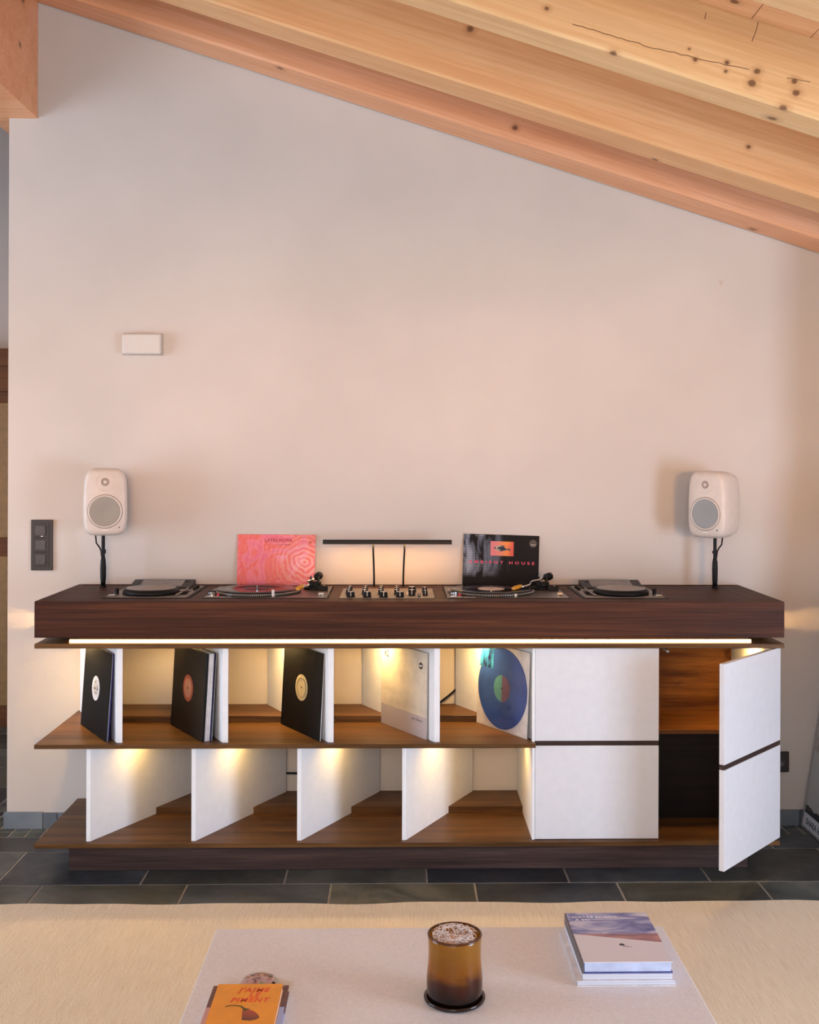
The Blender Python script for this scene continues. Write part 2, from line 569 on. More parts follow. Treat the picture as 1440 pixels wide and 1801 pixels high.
# shadow gap under the roof
# ---- floor slab and slate tiles
fl = struct('floor', MB().box(-4.8, 3.42, -3.1, 6.3, -0.1, -0.0018), GROUT)
G = 0.0035
def tile(x0, x1, y0, y1, k):
    m = MB()
    c = 0.0012
    x0, x1, y0, y1 = x0 + G, x1 - G, y0 + G, y1 - G
    if x1 - x0 < 0.008 or y1 - y0 < 0.008:
        return
    z = random.uniform(-0.0006, 0.0006)
    m.add([(x0, y0, -0.0018), (x1, y0, -0.0018), (x1, y1, -0.0018), (x0, y1, -0.0018), (x0, y0, z - c), (x1, y0, z - c), (x1, y1, z - c), (x0, y1, z - c),
           (x0 + c, y0 + c, z), (x1 - c, y0 + c, z), (x1 - c, y1 - c, z), (x0 + c, y1 - c, z)],
          [(0, 1, 5, 4), (1, 2, 6, 5), (2, 3, 7, 6), (3, 0, 4, 7), (4, 5, 9, 8), (5, 6, 10, 9), (6, 7, 11, 10), (7, 4, 8, 11), (8, 9, 10, 11)])
    obj('tile', m, SLATE[k % 3], fl)
rows = [(4.1525, 4.314, 0.44), (3.8265, 4.1525, 0.1012), (3.5005, 3.8265, 0.2675), (3.1745, 3.5005, 0.434), (2.8485, 3.1745, 0.1), (2.52, 2.8485, 0.2675)]
for ri, (a, b, off) in enumerate(rows):
    x = off - 0.5025 * 8
    while x < 3.6:
        xm = 1.86 if a > 3.7 else 3.3
        x1 = min(x + 0.5025, xm)
        if x1 > x + 0.02 and x1 > -3.2:
            tile(x, x1, a, b, random.randrange(3))
        x += 0.5025
for (a, b) in ((4.377, WY - 0.011), (4.314, 4.377)):
    x = -1.60
    while x < 1.86:
        tile(x, min(x + 0.0632, 1.86), a, b, random.randrange(3))
        x += 0.0632
for (a, b) in ((-1.652, -1.6), (-1.715, -1.652)):
    y = 4.314
    while y < 4.95:
        tile(a, b, y, y + 0.0632, random.randrange(3))
        y += 0.0632
yy = 4.314
while yy < 6.2:
    x = -3.2
    while x < -1.72:
        tile(x, min(x + 0.5, -1.715), yy, min(yy + 0.326, 6.2), random.randrange(3))
        x += 0.5
    yy += 0.326
# skirting of slate pieces
bb = struct('baseboard_back', MB().box(-1.585, 1.86, WY - 0.004, WY - 0.0005, -0.004, 0.058), GROUT)
edges = [-1.588, -1.43, -1.372, -1.2, -1.04]
while edges[-1] < 1.5:
    edges.append(edges[-1] + random.choice((0.16, 0.2, 0.12)))
edges = [e for e in edges if e < 1.75] + [1.79, 1.86]
for a, b in zip(edges[:-1], edges[1:]):
    obj('skirting_piece', MB().rbox(a + 0.001, b - 0.001, WY - 0.0115, WY - 0.004, -0.003, random.uniform(0.061, 0.066), 0.0015, 1), SLATE_B, bb)
obj('skirting_piece', MB().rbox(-1.588, -1.579, WY - 0.011, WY + 0.13, -0.003, 0.063, 0.0015, 1), SLATE_B, bb)
# wooden door at the end of the passage
OAK_D = walnut('old_pine_door', (70, 38, 18), (96, 58, 27), (114, 73, 37), 0.5, 4.4, (1.2, 9, 9))
OAK_P = flat('door_panel_ochre', (118, 92, 46), 0.5)
d1 = struct('door_1', MB().box(-3.06, -2.15, 6.09, 6.13, 0, 1.86), OAK_D)
obj('door_frame', MB().box(-2.15, -2.05, 6.05, 6.199, 0, 1.86).box(-3.16, -2.05, 6.05, 6.199, 1.86, 2.0), OAK_D, d1)
obj('cornice', MB().box(-3.2, -2.0, 6.02, 6.199, 2.0, 2.094), OAK_D, d1)
for za, zb in ((1.05, 1.80), (0.12, 0.95)):
    obj('door_panel', MB().rbox(-2.98, -2.165, 6.078, 6.09, za, zb, 0.004, 1), OAK_P, d1)
obj('hinge', MB().box(-2.158, -2.146, 6.07, 6.09, 1.66, 1.72), BLACKM, d1)

# ================================================================== DJ CONSOLE
X0, X1, Y0, Y1 = -1.2916, 1.3853, 3.8858, 4.4225
ZT, ZBB, ZAT, ZAB = 0.9824, 0.8532, 0.8317, 0.8151
ZMT, ZMB, ZST, ZSB = 0.4738, 0.4586, 0.1219, 0.1058
DY = 3.911
con = thing('dj_console', 'long walnut and white record console with slanted dividers against the wall', 'console', (0.047, 4.15, 0))
def cp(name, m, mat, p=con):
    return wpart(name, m, mat, p, con.location)
cp('plinth', MB().rbox(-1.1889, 1.2784, 3.9587, 4.38, 0.0005, ZSB - 0.012, 0.001, 1).box(-1.17, 1.26, 3.975, 4.38, ZSB - 0.012, ZSB), WAL_DARK)
cp('bottom_shelf', MB().rbox(X0, X1 - 0.014, Y0, Y1 - 0.012, ZSB, ZST, 0.0012, 1), WAL_SHELF)
cp('middle_shelf', MB().rbox(X0, 0.4905, Y0, Y1, ZMB, ZMT, 0.0012, 1), WAL_SHELF)
cp('upper_board', MB().rbox(X0, X1, Y0, Y1, ZAB, ZAT, 0.0012, 1), WAL_SHELF)
cp('core', MB().box(-1.1889, 1.2784, 3.9587, 4.40, ZAT, ZBB), WAL_SHELF)
for z in (ZST, ZMT):
    cp('cable_ledge', MB().rbox(-1.18, 0.4815, 4.2143, Y1 - 0.003, z, z + 0.0247, 0.001, 1), WAL_SHELF)
# box: front, ends, floor, back rail and the strips of the top around the cut-outs
cp('front_panel', MB().rbox(X0, X1, Y0, Y0 + 0.022, ZBB, ZT, 0.001, 1), WAL_TOP)
for a, b in ((X0, X0 + 0.022), (X1 - 0.022, X1)):
    cp('end_panel', MB().rbox(a, b, Y0 + 0.0222, Y1, ZBB, ZT, 0.001, 1), WAL_TOP)
cp('box_floor', MB().box(X0 + 0.022, X1 - 0.022, Y0 + 0.022, Y1, ZBB, ZBB + 0.017), WAL_TOP)
cp('back_rail', MB().box(X0 + 0.0222, X1 - 0.0222, 4.413, Y1, ZBB + 0.017, ZT), WAL_TOP)
cp('back_rail', MB().box(X0 + 0.0222, X1 - 0.0222, 4.366, 4.388, ZBB + 0.017, ZT), WAL_TOP)
PLA, TTA, MXA, TTB, PLB = (-1.079, -0.762), (-0.7174, -0.2605), (-0.2193, 0.1311), (0.1727, 0.6296), (0.672, 0.989)
YF, YB = 3.966, 4.352
def top(x0, x1, y0, y1):
    g = 0.0004
    cp('top_panel', MB().rbox(x0 + g, x1 - g, y0 + g, y1 - g, ZT - 0.019, ZT, 0.0006, 1), WAL_TOP)
top(X0 + 0.022, X0 + 0.05, Y0 + 0.022, 4.366)
top(X0 + 0.05, X1 - 0.05, Y0 + 0.022, YF)
top(X1 - 0.05, X1 - 0.022, Y0 + 0.022, 4.366)
top(X0 + 0.05, PLA[0], YF, YB)
for a, b in ((PLA[1], TTA[0]), (TTA[1], MXA[0]), (MXA[1], TTB[0]), (TTB[1], PLB[0])):
    top(a, b, YF, YB)
top(PLB[1], 1.02, YF, YB)
top(1.02, 1.28, YF, YB)
top(1.28, X1 - 0.05, YF, YB)
top(MXA[0], MXA[1], 4.264, YB)
for t_ in (TTA, TTB):
    top(t_[0], t_[1], 4.332, YB)
top(X0 + 0.05, X1 - 0.05, YB, 4.366)
# dividers
DXU, DXL = -0.2825, 0.279
def divider(x0, th, dx, ya, yb, z0, z1):
    f = lambda y: x0 + dx * (y - DY) / (4.42 - DY)
    return MB().prism([(f(ya), ya), (f(ya) + th, ya), (f(yb) + th, yb), (f(yb), yb)], z0 + 0.0003, z1 - 0.0003)
for xf in (-1.0063, -0.6301, -0.2532, 0.1275):
    cp('divider', divider(xf, 0.0198, DXU, DY, 4.407, ZMT, ZAB), WHITE_IN)
cp('divider', divider(0.505, 0.0198, DXU, 3.936, 4.407, ZMT, ZAB), WHITE_IN)
for xf in (-1.1136, -0.74, -0.3631, 0.0131):
    cp('divider', divider(xf, 0.0145, DXL, DY, 4.407, ZST, ZMB), WHITE_IN)
# cabinet shell
cp('side_panel', MB().box(0.4815, 0.4995, DY + 0.021, 4.42, ZST, ZMB), WHITE_IN)
cp('stile', MB().box(0.4815, 0.4905, DY + 0.001, 3.935, ZMT, ZAB), WHITE_IN)
cp('stile', MB().box(0.4815, 0.4905, DY + 0.001, 3.931, ZST, ZMB), WHITE_IN)
cp('side_panel', MB().box(1.352, 1.3708, 3.94, 4.42, ZST, ZAB), WHITE_IN)
cp('back_panel', MB().box(0.53, 1.3518, 4.40, 4.42, ZMT, ZAB), WAL_BACK)
cp('inner_shelf', MB().box(0.53, 1.3518, 4.08, 4.42, ZMB, ZMT), WAL_BACK)
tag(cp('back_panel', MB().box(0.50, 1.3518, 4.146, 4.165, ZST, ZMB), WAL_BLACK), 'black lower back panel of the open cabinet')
cp('door_damper', MB().tube([(0.956, 3.975, 0.812), (0.962, 3.968, 0.802), (0.972, 3.962, 0.797), (0.978, 3.958, 0.795)], 0.0035, 8)
   .tube([(0.976, 3.964, 0.7935), (0.983, 3.952, 0.7925)], 0.0065, 14), SILVER)
def make_door(name, loc, rotz, label):
    e = bpy.data.objects.new(name, None)
    COL.objects.link(e)
    e.parent = con
    e.location = Vector(loc) - con.location
    e.rotation_euler = (0, 0, rotz)
    e['label'] = label
    wd, th = 0.4472, 0.0185
    for nm, a, b, mat in (('upper_panel', 0.4775, 0.8131, WHITE), ('wood_strip', 0.4605, 0.4770, WAL_DARK), ('lower_panel', 0.1239, 0.4600, WHITE)):
        g = 0.0012 if nm == 'wood_strip' else 0
        obj(nm, MB().rbox(-wd, 0, g, th, a, b, 0.0008, 1), mat, e)
    return e
make_door('cabinet_door', (0.9386, DY, 0), 0, 'closed white cabinet door with a walnut strip')
make_door('cabinet_door', (1.3835, 3.918, 0), R(47.3), 'open white cabinet door with a walnut strip')
# light line under the box
LEDM = emit('led_line_glow', (255, 200, 132), 5.5)
LEDS = emit('led_side_glow', (255, 204, 130), 450.0)
cp('led_bar', MB().box(-1.174, 1.2715, 3.905, 3.917, ZAT + 0.0005, 0.8428), LEDM)
for a in (-1.1925, 1.2790):
    cp('led_bar', MB().box(a, a + 0.003, 4.20, 4.39, ZAT + 0.006, ZBB - 0.004), LEDS)
# downlights
LENS = emit('downlight_lens', (255, 202, 112), 120.0)
LENS_UP = emit('upper_downlight_lens', (255, 208, 128), 560.0)
def puck(x, y, z):
    r = cp('downlight', MB().lathe([(0.028, z - 0.0002), (0.028, z - 0.0055), (0.0215, z - 0.0055), (0.0215, z - 0.003)], 24, (x, y, 0)), SILVER)
    cp('lens', MB().lathe([(0.021, z - 0.0008), (0.021, z - 0.0048)], 20, (x, y, 0)), LENS_UP if z > 0.7 else LENS, r)
for xx in (-1.160, -0.785, -0.408, -0.030, 0.345):
    puck(xx - 0.055, 4.17, ZAB)
for xx in (-0.945, -0.57, -0.195, 0.18, 0.41):
    puck(xx, 4.07, ZMB)
puck(1.31, 4.12, ZAB)

# ================================================================== DECKS, MIXER
def media_player(x0, label, flip):
    t = thing('media_player', label, 'player', (x0, YF, ZT))
    W, D = 0.317, 0.386
    fx = (lambda v: W - v) if flip else (lambda v: v)
    def bx(m, a, b, *r):
        a, b = sorted((fx(a), fx(b)))
        return m.rbox(a, b, *r, 0.0012, 1)
    obj('body', MB().box(0.002, W - 0.002, 0.002, D - 0.002, -0.08, 0.0015), BLACK, t)
    obj('faceplate', bx(MB(), 0.012, W - 0.012, 0.008, D - 0.01, 0.0015, 0.004), PALESILVER, t)
    jc = (fx(0.152), 0.128)
    j = obj('jog_wheel', MB().lathe([(0.104, 0.004), (0.104, 0.014), (0.098, 0.022), (0.092, 0.0245), (0.0, 0.0245)], 48, (jc[0], jc[1], 0)), BLACK, t)
    obj('jog_top', MB().lathe([(0.0905, 0.0246), (0.0895, 0.0262), (0.0, 0.0262)], 48, (jc[0], jc[1], 0)), flat('jog_grey_' + str(flip), (150, 138, 130), 0.45), j)
    a, b = sorted((fx(0.035), fx(0.272)))
    s = obj('screen_housing', MB().prism_x([(0.262, 0.004), (0.374, 0.004), (0.374, 0.029), (0.362, 0.029), (0.268, 0.010)], a, b), DARKGREY, t)
    a2, b2 = sorted((fx(0.072), fx(0.235)))
    sm = MB()
    sm.add([(a2, 0.279, 0.0125), (b2, 0.279, 0.0125), (b2, 0.357, 0.0284), (a2, 0.357, 0.0284), (a2, 0.279, 0.0135), (b2, 0.279, 0.0135), (b2, 0.357, 0.0294), (a2, 0.357, 0.0294)],
           [(0, 3, 2, 1), (4, 5, 6, 7), (0, 1, 5, 4), (1, 2, 6, 5), (2, 3, 7, 6), (3, 0, 4, 7)])
    obj('screen', sm, flat('screen_grey_' + str(flip), (120, 112, 106), 0.25), s)
    obj('knob', MB().cyl(0.011, 0.004, 0.026, (fx(0.245), 0.345), 20, bev=0.002), BLACK, t)
    obj('knob', MB().cyl(0.0075, 0.004, 0.024, (fx(0.028), 0.115), 20, bev=0.0015), BLACK, t)
    obj('button', bx(MB(), 0.016, 0.04, 0.025, 0.055, 0.004, 0.009), CHROME, t)
    obj('button', bx(MB(), 0.018, 0.042, 0.072, 0.094, 0.004, 0.0075), DARKGREY, t)
    obj('slot', bx(MB(), 0.268, 0.285, 0.08, 0.20, 0.004, 0.0055), BLACK, t)
    obj('fader', bx(MB(), 0.262, 0.291, 0.10, 0.118, 0.0055, 0.014), BLACK, t)
    obj('lever', MB().tube([(fx(0.262), 0.04, 0.008), (fx(0.275), 0.12, 0.012), (fx(0.278), 0.19, 0.016)], 0.004, 10), PALESILVER, t)
    for k in range(3):
        obj('knob', MB().cyl(0.006, 0.004, 0.013, (fx(0.294), 0.23 + 0.035 * k), 16, bev=0.001), BLACK, t)
media_player(PLA[0], 'dark media player with grey jog wheel beside the left loudspeaker stand', False)
media_player(PLB[0], 'dark media player with grey jog wheel right of the black record sleeve', True)

VINYL = NT('black_vinyl')
vv = VINYL.coords()
rr_ = VINYL.n('ShaderNodeVectorMath', operation='LENGTH')
VINYL.l(vv, rr_.inputs[0])
gro = VINYL.math('SINE', VINYL.math('MULTIPLY', rr_.outputs['Value'], 2600))
VINYL.b.inputs['Base Color'].default_value = (*lin((14, 13, 13)), 1)
VINYL.bump(gro, 0.15, 0.0002)
VINYL.set(0.16)
VINYL = VINYL.m
STROBE = NT('strobe_dots')
sv = STROBE.xyz(STROBE.coords())
ang = STROBE.math('ARCTAN2', sv[0], sv[1])
dot = STROBE.math('GREATER_THAN', STROBE.math('SINE', STROBE.math('MULTIPLY', ang, 150)), 0.1)
band = STROBE.math('GREATER_THAN', STROBE.math('SINE', STROBE.math('MULTIPLY', sv[2], 1700)), -0.2)
STROBE.color(STROBE.mix(STROBE.math('MULTIPLY', dot, band), (44, 40, 38), (205, 200, 192)))
STROBE.set(0.3, 0.6)
STROBE = STROBE.m
TTPLATE = flat('turntable_plate', (108, 99, 92), 0.32, 0.6)
YELLOW = flat('yellow_headshell', (226, 160, 28), 0.4)
LABW = flat('cream_label', (214, 190, 176), 0.6)
REDGLOW = emit('strobe_red_glow', (230, 50, 70), 0.35)
def turntable(x0, label, arm_tip, pop_h, rec_label, lab_mat):
    t = thing('turntable', label, 'turntable', (x0, YF, ZT))
    W, D = 0.4569, 0.366
    obj('plinth', MB().box(0.0015, W - 0.0015, 0.0015, D - 0.0015, -0.085, 0.0004), BLACK, t)
    obj('top_plate', MB().rbox(0.005, W - 0.005, 0.005, D - 0.005, 0.0004, 0.003, 0.0012, 1), TTPLATE, t)
    c = (0.178, 0.184)
    p = obj('platter', MB().lathe([(0.162, 0.0), (0.166, 0.002), (0.166, 0.0085), (0.160, 0.0095), (0.0, 0.0095)], 72, (0, 0, 0)), STROBE, t, (c[0], c[1], 0.003))
    obj('slipmat', MB().lathe([(0.150, 0.0096), (0.150, 0.0108), (0, 0.0108)], 48), BLACK, p)
    obj('spindle', MB().cyl(0.0032, 0.0108, 0.024, bev=0.001, seg=14), CHROME, p)
    # strobe lamp, start button, popup light, pitch fader
    s = obj('strobe_lamp', MB().cyl(0.0150, 0.003, 0.0205, (0.030, 0.052), 24, bev=0.0015), CHROME, t)
    obj('strobe_cap', MB().cyl(0.0158, 0.0206, 0.0225, (0.030, 0.052), 24), BLACK, s)
    obj('strobe_light', MB().cyl(0.004, 0.005, 0.011, (0.051, 0.058), 12), REDGLOW, s)
    obj('start_button', MB().rbox(0.016, 0.058, 0.014, 0.036, 0.003, 0.0055, 0.001, 1), SILVER, t)
    obj('speed_button', MB().rbox(0.066, 0.084, 0.014, 0.024, 0.003, 0.0045, 0.0005, 1), SILVER, t)
    obj('speed_button', MB().rbox(0.088, 0.106, 0.014, 0.024, 0.003, 0.0045, 0.0005, 1), SILVER, t)
    obj('popup_light', MB().cyl(0.0052, 0.003, 0.003 + pop_h, (0.256, 0.03), 18, bev=0.001), flat('popup_ivory' + str(x0), (230, 220, 212), 0.3), t)
    obj('fader_slot', MB().box(0.424, 0.430, 0.04, 0.17, 0.003, 0.0036), BLACK, t)
    obj('pitch_fader', MB().rbox(0.417, 0.437, 0.088, 0.106, 0.0036, 0.011, 0.001, 1), SILVER, t)
    # tonearm
    pv = Vector((0.388, 0.285, 0))
    b = obj('tonearm_base', MB().cyl(0.044, 0.003, 0.012, (pv.x, pv.y), 36, bev=0.002).cyl(0.026, 0.012, 0.03, (pv.x, pv.y), 28, bev=0.002), BLACK, t)
    for q0 in (-0.018, 0.012):
        obj('gimbal', MB().box(pv.x + q0, pv.x + q0 + 0.006, pv.y - 0.014, pv.y + 0.014, 0.03, 0.05), BLACKM, b)
    obj('lift_lever', MB().tube([(pv.x + 0.03, pv.y - 0.03, 0.012), (pv.x + 0.042, pv.y - 0.04, 0.02)], 0.003, 8), CHROME, b)
    obj('arm_rest', MB().rbox(pv.x + 0.012, pv.x + 0.055, pv.y - 0.06, pv.y - 0.045, 0.003, 0.02, 0.002, 1), BLACK, b)
    tip = Vector(arm_tip)
    hd = Vector((pv.x, pv.y, 0.042))
    dr = (hd - tip).normalized()
    sd = Vector((dr.y, -dr.x, 0)).normalized()
    pts = []
    L = (hd - tip).length
    for k in range(17):
        u = k / 16
        pts.append(tip + dr * (0.045 + (L - 0.045) * u) + sd * (0.013 * math.sin(2 * PI * min(u * 1.15, 1))) * (1 if u < 0.87 else 0))
    a = obj('tonearm', MB().tube(pts, 0.0046, 10), CHROME, t)
    q = hd + dr * 0.03
    obj('counterweight', MB().tube([hd + dr * 0.008, q - dr * 0.006], 0.005, 10).tube([q - dr * 0.004, q - dr * 0.002, q + dr * 0.024, q + dr * 0.026], 0.015, 22, [0.012, 0.015, 0.015, 0.012]), BLACK, a)
    hs = MB()
    e0, e1 = tip, tip + dr * 0.05
    for (pa, wa), (pb, wb) in (((e0, 0.008), (e0 + dr * 0.03, 0.0095)), ((e0 + dr * 0.03, 0.0095), (e1, 0.005))):
        hs.add([pa - sd * wa + Vector((0, 0, 0.0)), pa + sd * wa, pb + sd * wb, pb - sd * wb,
                pa - sd * wa + Vector((0, 0, 0.008)), pa + sd * wa + Vector((0, 0, 0.008)), pb + sd * wb + Vector((0, 0, 0.009)), pb - sd * wb + Vector((0, 0, 0.009))],
               [(0, 3, 2, 1), (4, 5, 6, 7), (0, 1, 5, 4), (1, 2, 6, 5), (2, 3, 7, 6), (3, 0, 4, 7)])
    obj('headshell', hs, YELLOW, a)
    obj('finger_lift', MB().tube([tip + dr * 0.006 + sd * 0.008 + Vector((0, 0, 0.007)), tip + dr * 0.003 + sd * 0.024 + Vector((0, 0, 0.011))], 0.0012, 6), YELLOW, a)
    # record
    r = thing('vinyl_record', rec_label, 'record', (x0 + c[0], YF + c[1], ZT + 0.003 + 0.0109))
    obj('disc', MB().lathe([(0.1505, 0.0), (0.1512, 0.0008), (0.1505, 0.0018), (0.0515, 0.0018), (0.0515, 0.0004), (0.004, 0.0004), (0.004, 0.0)], 72), VINYL, r)
    obj('centre_label', MB().lathe([(0.0505, 0.0005), (0.0505, 0.0021), (0.004, 0.0021), (0.004, 0.0005)], 40), lab_mat, r)
turntable(TTA[0], 'silver-grey turntable with yellow headshell in front of the pink sleeve', (0.338, 0.115, 0.018), 0.026,
          'black record with a dark label below the pink sleeve', flat('dark_red_label', (70, 26, 28), 0.4))
turntable(TTB[0], 'silver-grey turntable with yellow headshell in front of the black sleeve', (0.258, 0.135, 0.0175), 0.012,
          'black record with a cream label below the black sleeve', LABW)

mx = thing('rotary_mixer', 'silver rotary mixer with black knobs between the two turntables', 'mixer', (MXA[0], YF, ZT))
MW, MD = MXA[1] - MXA[0], 0.298
obj('body', MB().box(0.002, MW - 0.002, 0.002, MD - 0.002, -0.08, 0.0002), BLACK, mx)
obj('faceplate', MB().rbox(0.001, MW - 0.001, 0.001, MD - 0.001, 0.0002, 0.0026, 0.0008, 1), PALESILVER, mx)
BONE = flat('knob_pointer', (224, 214, 200), 0.4)
def knob(x, y, r, h, cap=CHROME):
    k = obj('knob', MB().lathe([(r * 1.08, 0), (r * 1.08, 0.003), (r, 0.004), (r * 0.94, h - 0.0015), (r * 0.86, h), (0, h)], 24), BLACK, mx, (x, y, 0.0026))
    obj('cap', MB().lathe([(r * 0.82, h), (r * 0.82, h + 0.0012), (0, h + 0.0012)], 24), cap, k)
    obj('pointer', MB().box(-0.0012, 0.0012, -r * 1.0, -r * 0.84, 0.004, h + 0.0005), BONE, k)
for i, xx in enumerate((-0.177, -0.117, -0.057, 0.003)):
    knob(xx - MXA[0], 0.032, 0.0145, 0.019)
    for yy in (0.105, 0.165, 0.225):
        knob(xx - 0.012 - MXA[0], yy, 0.0098, 0.018)
knob(0.047 - MXA[0], 0.085, 0.0125, 0.02)
knob(0.049 - MXA[0], 0.18, 0.015, 0.02)
knob(0.097 - MXA[0], 0.085, 0.009, 0.018)
knob(0.097 - MXA[0], 0.175, 0.010, 0.019)
knob(0.073 - MXA[0], 0.03, 0.005, 0.012, flat('red_cap', (150, 52, 40), 0.4))
PRINT = flat('dark_print', (58, 52, 48), 0.6)
for i, xx in enumerate((-0.147, -0.087, -0.027, 0.033)):
    for k in range(6):
        obj('scale_dot', MB().cyl(0.0011, 0.0026, 0.0029, (xx - MXA[0] - 0.011 + k * 0.0045, 0.066), 6), PRINT, mx)
for xx in (-0.2, -0.14, -0.08, -0.02, 0.075, 0.112):
    obj('legend', MB().box(xx - MXA[0] - 0.008, xx - MXA[0] + 0.008, 0.20, 0.206, 0.0026, 0.0029), BONE, mx)
obj('meter', MB().box(0.246, 0.262, 0.10, 0.2, 0.0026, 0.003), BONE, mx)

# ================================================================== LAMP
lp = thing('desk_lamp', 'long black bar lamp on two bent stems behind the mixer', 'lamp', (-0.045, 4.357, ZT))
def lpart(n, m, mat):
    return wpart(n, m, mat, lp)
lpart('lamp_bar', MB().prism_x([(4.312, 1.154), (4.317, 1.154), (4.317, 1.1605), (4.333, 1.1605), (4.333, 1.154), (4.338, 1.154), (4.338, 1.167), (4.3355, 1.1705), (4.3145, 1.1705), (4.312, 1.167)], -0.3027, 0.208), BLACKM)
for xa, xb in ((-0.1007, -0.104), (0.0165, 0.0205)):
    pts = [(xa, 4.359, ZT), (xa, 4.359, 1.02), (xa + (xb - xa) * 0.4, 4.355, 1.075), (xb, 4.345, 1.125), (xb, 4.334, 1.156)]
    s_ = lpart('stem', MB().tube(pts, 0.0038, 10), BLACKM)
    wpart('stem_foot', MB().cyl(0.007, ZT, ZT + 0.004, (xa, 4.359), 16), BLACKM, s_, lp.location)
lpart('light_strip', MB().box(-0.285, 0.19, 4.3175, 4.3325, 1.1550, 1.1562), emit('lamp_strip_glow', (255, 190, 112), 48.0))

# ================================================================== LOUDSPEAKERS
SPK = flat('white_speaker_shell', (218, 204, 192), 0.42, var=0.015)
GRILLE = NT('speaker_grille')
gv = GRILLE.coords()
gs = GRILLE.xyz(gv)
hx = GRILLE.math('SINE', GRILLE.math('MULTIPLY', gs[0], 2100))
hz = GRILLE.math('SINE', GRILLE.math('MULTIPLY', gs[2], 2100))
hole = GRILLE.math('GREATER_THAN', GRILLE.math('MULTIPLY', hx, hz), 0.25)
GRILLE.color(GRILLE.mix(hole, (158, 154, 148), (112, 108, 104)))
GRILLE.set(0.5, 0.2)
GRILLE = GRILLE.m
TWEET = flat('tweeter_metal', (166, 150, 138), 0.7)
RINGM = flat('speaker_ring', (150, 134, 120), 0.6)
def monitor(loc, rotz, label):
    t = thing('studio_monitor', label, 'speaker', loc, (0, 0, rotz))
    secs = [(0.0, 0.068, 0.114, 0.0), (0.004, 0.0755, 0.1225, 0), (0.014, 0.0815, 0.130, 0), (0.04, 0.083, 0.1308, 0), (0.09, 0.0815, 0.129, 0), (0.135, 0.073, 0.121, 0), (0.165, 0.058, 0.104, 0), (0.178, 0.04, 0.08, 0)]
    seg = 48
    m = MB()
    vs, fs = [], []
    for (y, a, b, _) in secs:
        for i in range(seg):
            th = 2 * PI * i / seg
            c, s = math.cos(th), math.sin(th)
            e = 2 / 5.0
            zz = b * math.copysign(abs(s) ** e, s)
            xx = a * math.copysign(abs(c) ** e, c) * (1 - 0.05 * max(0, zz) / b) 
            vs.append((xx, y, zz))
    for j in range(len(secs) - 1):
        for i in range(seg):
            k = (i + 1) % seg
            fs.append((j * seg + i, j * seg + k, (j + 1) * seg + k, (j + 1) * seg + i))
    fs.append(tuple(range(seg)))
    fs.append(tuple(range(len(secs) * seg - 1, (len(secs) - 1) * seg - 1, -1)))
    m.add(vs, fs, True)
    body = obj('enclosure', m, SPK, t)
    wz, tz = -0.036, 0.078
    wo = obj('woofer_ring', MB().torus(0.0605, 0.0036, (0, -0.0008, wz), 48, 8, 'y'), SPK, t)
    obj('groove', MB().torus(0.0648, 0.0014, (0, -0.0002, wz), 48, 6, 'y'), RINGM, wo)
    g = MB()
    prof = [(0.0, 0.002), (0.03, 0.0005), (0.050, -0.0012), (0.0580, -0.0008)]
    vs, fs = [], []
    for r, d in prof:
        for i in range(40):
            a = 2 * PI * i / 40
            vs.append((r * math.cos(a), -0.0022 + d, wz + r * math.sin(a)))
    for j in range(len(prof) - 1):
        for i in range(40):
            k = (i + 1) % 40
            fs.append((j * 40 + i, j * 40 + k, (j + 1) * 40 + k, (j + 1) * 40 + i))
    obj('woofer_grille', g.add(vs, fs, True), GRILLE, wo)
    tw = obj('tweeter_ring', MB().torus(0.0135, 0.002, (0, -0.0004, tz), 28, 8, 'y'), TWEET, t)
    obj('tweeter_dome', MB().disc_y(0.0125, -0.0012, 0.001, (0, tz), 24), TWEET, tw)
    obj('tweeter_core', MB().disc_y(0.006, -0.0022, 0.0, (0, tz), 18), SPK, tw)
    # shallow wave-guide rim around the tweeter
    obj('waveguide', MB().torus(0.034, 0.0012, (0, 0.0002, tz), 36, 6, 'y'), SPK, t)
    obj('power_light', MB().disc_y(0.0022, -0.0012, 0.001, (0.053, -0.098), 12), BLACK, t)
    obj('logo_line', MB().box(-0.012, 0.012, -0.0008, 0.001, -0.1085, -0.1065), flat('logo_pale' + str(loc[0]), (244, 238, 230), 0.3), t)
    return t
monitor((-1.137, 4.232, 1.3212), R(13), 'white rounded loudspeaker above the dark wall switches')
monitor((1.192, 4.222, 1.3175), R(-46), 'white rounded loudspeaker turned inward above the open cabinet')
def stand(x, y, ztop, side, label, fat):
    t = thing('speaker_stand', label, 'stand', (x, y, ZT))
    h = ztop - ZT
    obj('base', MB().cyl(0.0125, 0, 0.007, seg=24, bev=0.001), BLACK, t)
    obj('lower_pole', MB().lathe([(0.0095, 0.007), (0.0095, 0.026), (0.011 * fat, 0.034), (0.0118 * fat, 0.075), (0.010, 0.105), (0.0078, 0.117), (0.007, 0.12)], 24), BLACK, t)
    obj('upper_pole', MB().cyl(0.0068, 0.12, h, seg=18), BLACK, t)
    obj('cable_strap', MB().cyl(0.0105, 0.138 + (0 if side > 0 else -0.004), 0.149, seg=18), BLACK, t)
    obj('audio_cable', MB().tube([(side * 0.006, 0, 0.12), (side * 0.009, 0.0, 0.147), (side * 0.016, 0.0, 0.160), (side * 0.028, 0.004, 0.174), (side * 0.034, 0.012, h + 0.0)], 0.003, 8), BLACK, t)
    obj('mount_plate', MB().cyl(0.020, h - 0.004, h - 0.0005, seg=24), BLACK, t)
stand(-1.165, 4.312, 1.1945, -1, 'black pole under the loudspeaker at the dark wall switches', 1.0)
stand(1.2540, 4.300, 1.190, 1, 'black pole under the inward-turned loudspeaker', 0.95)

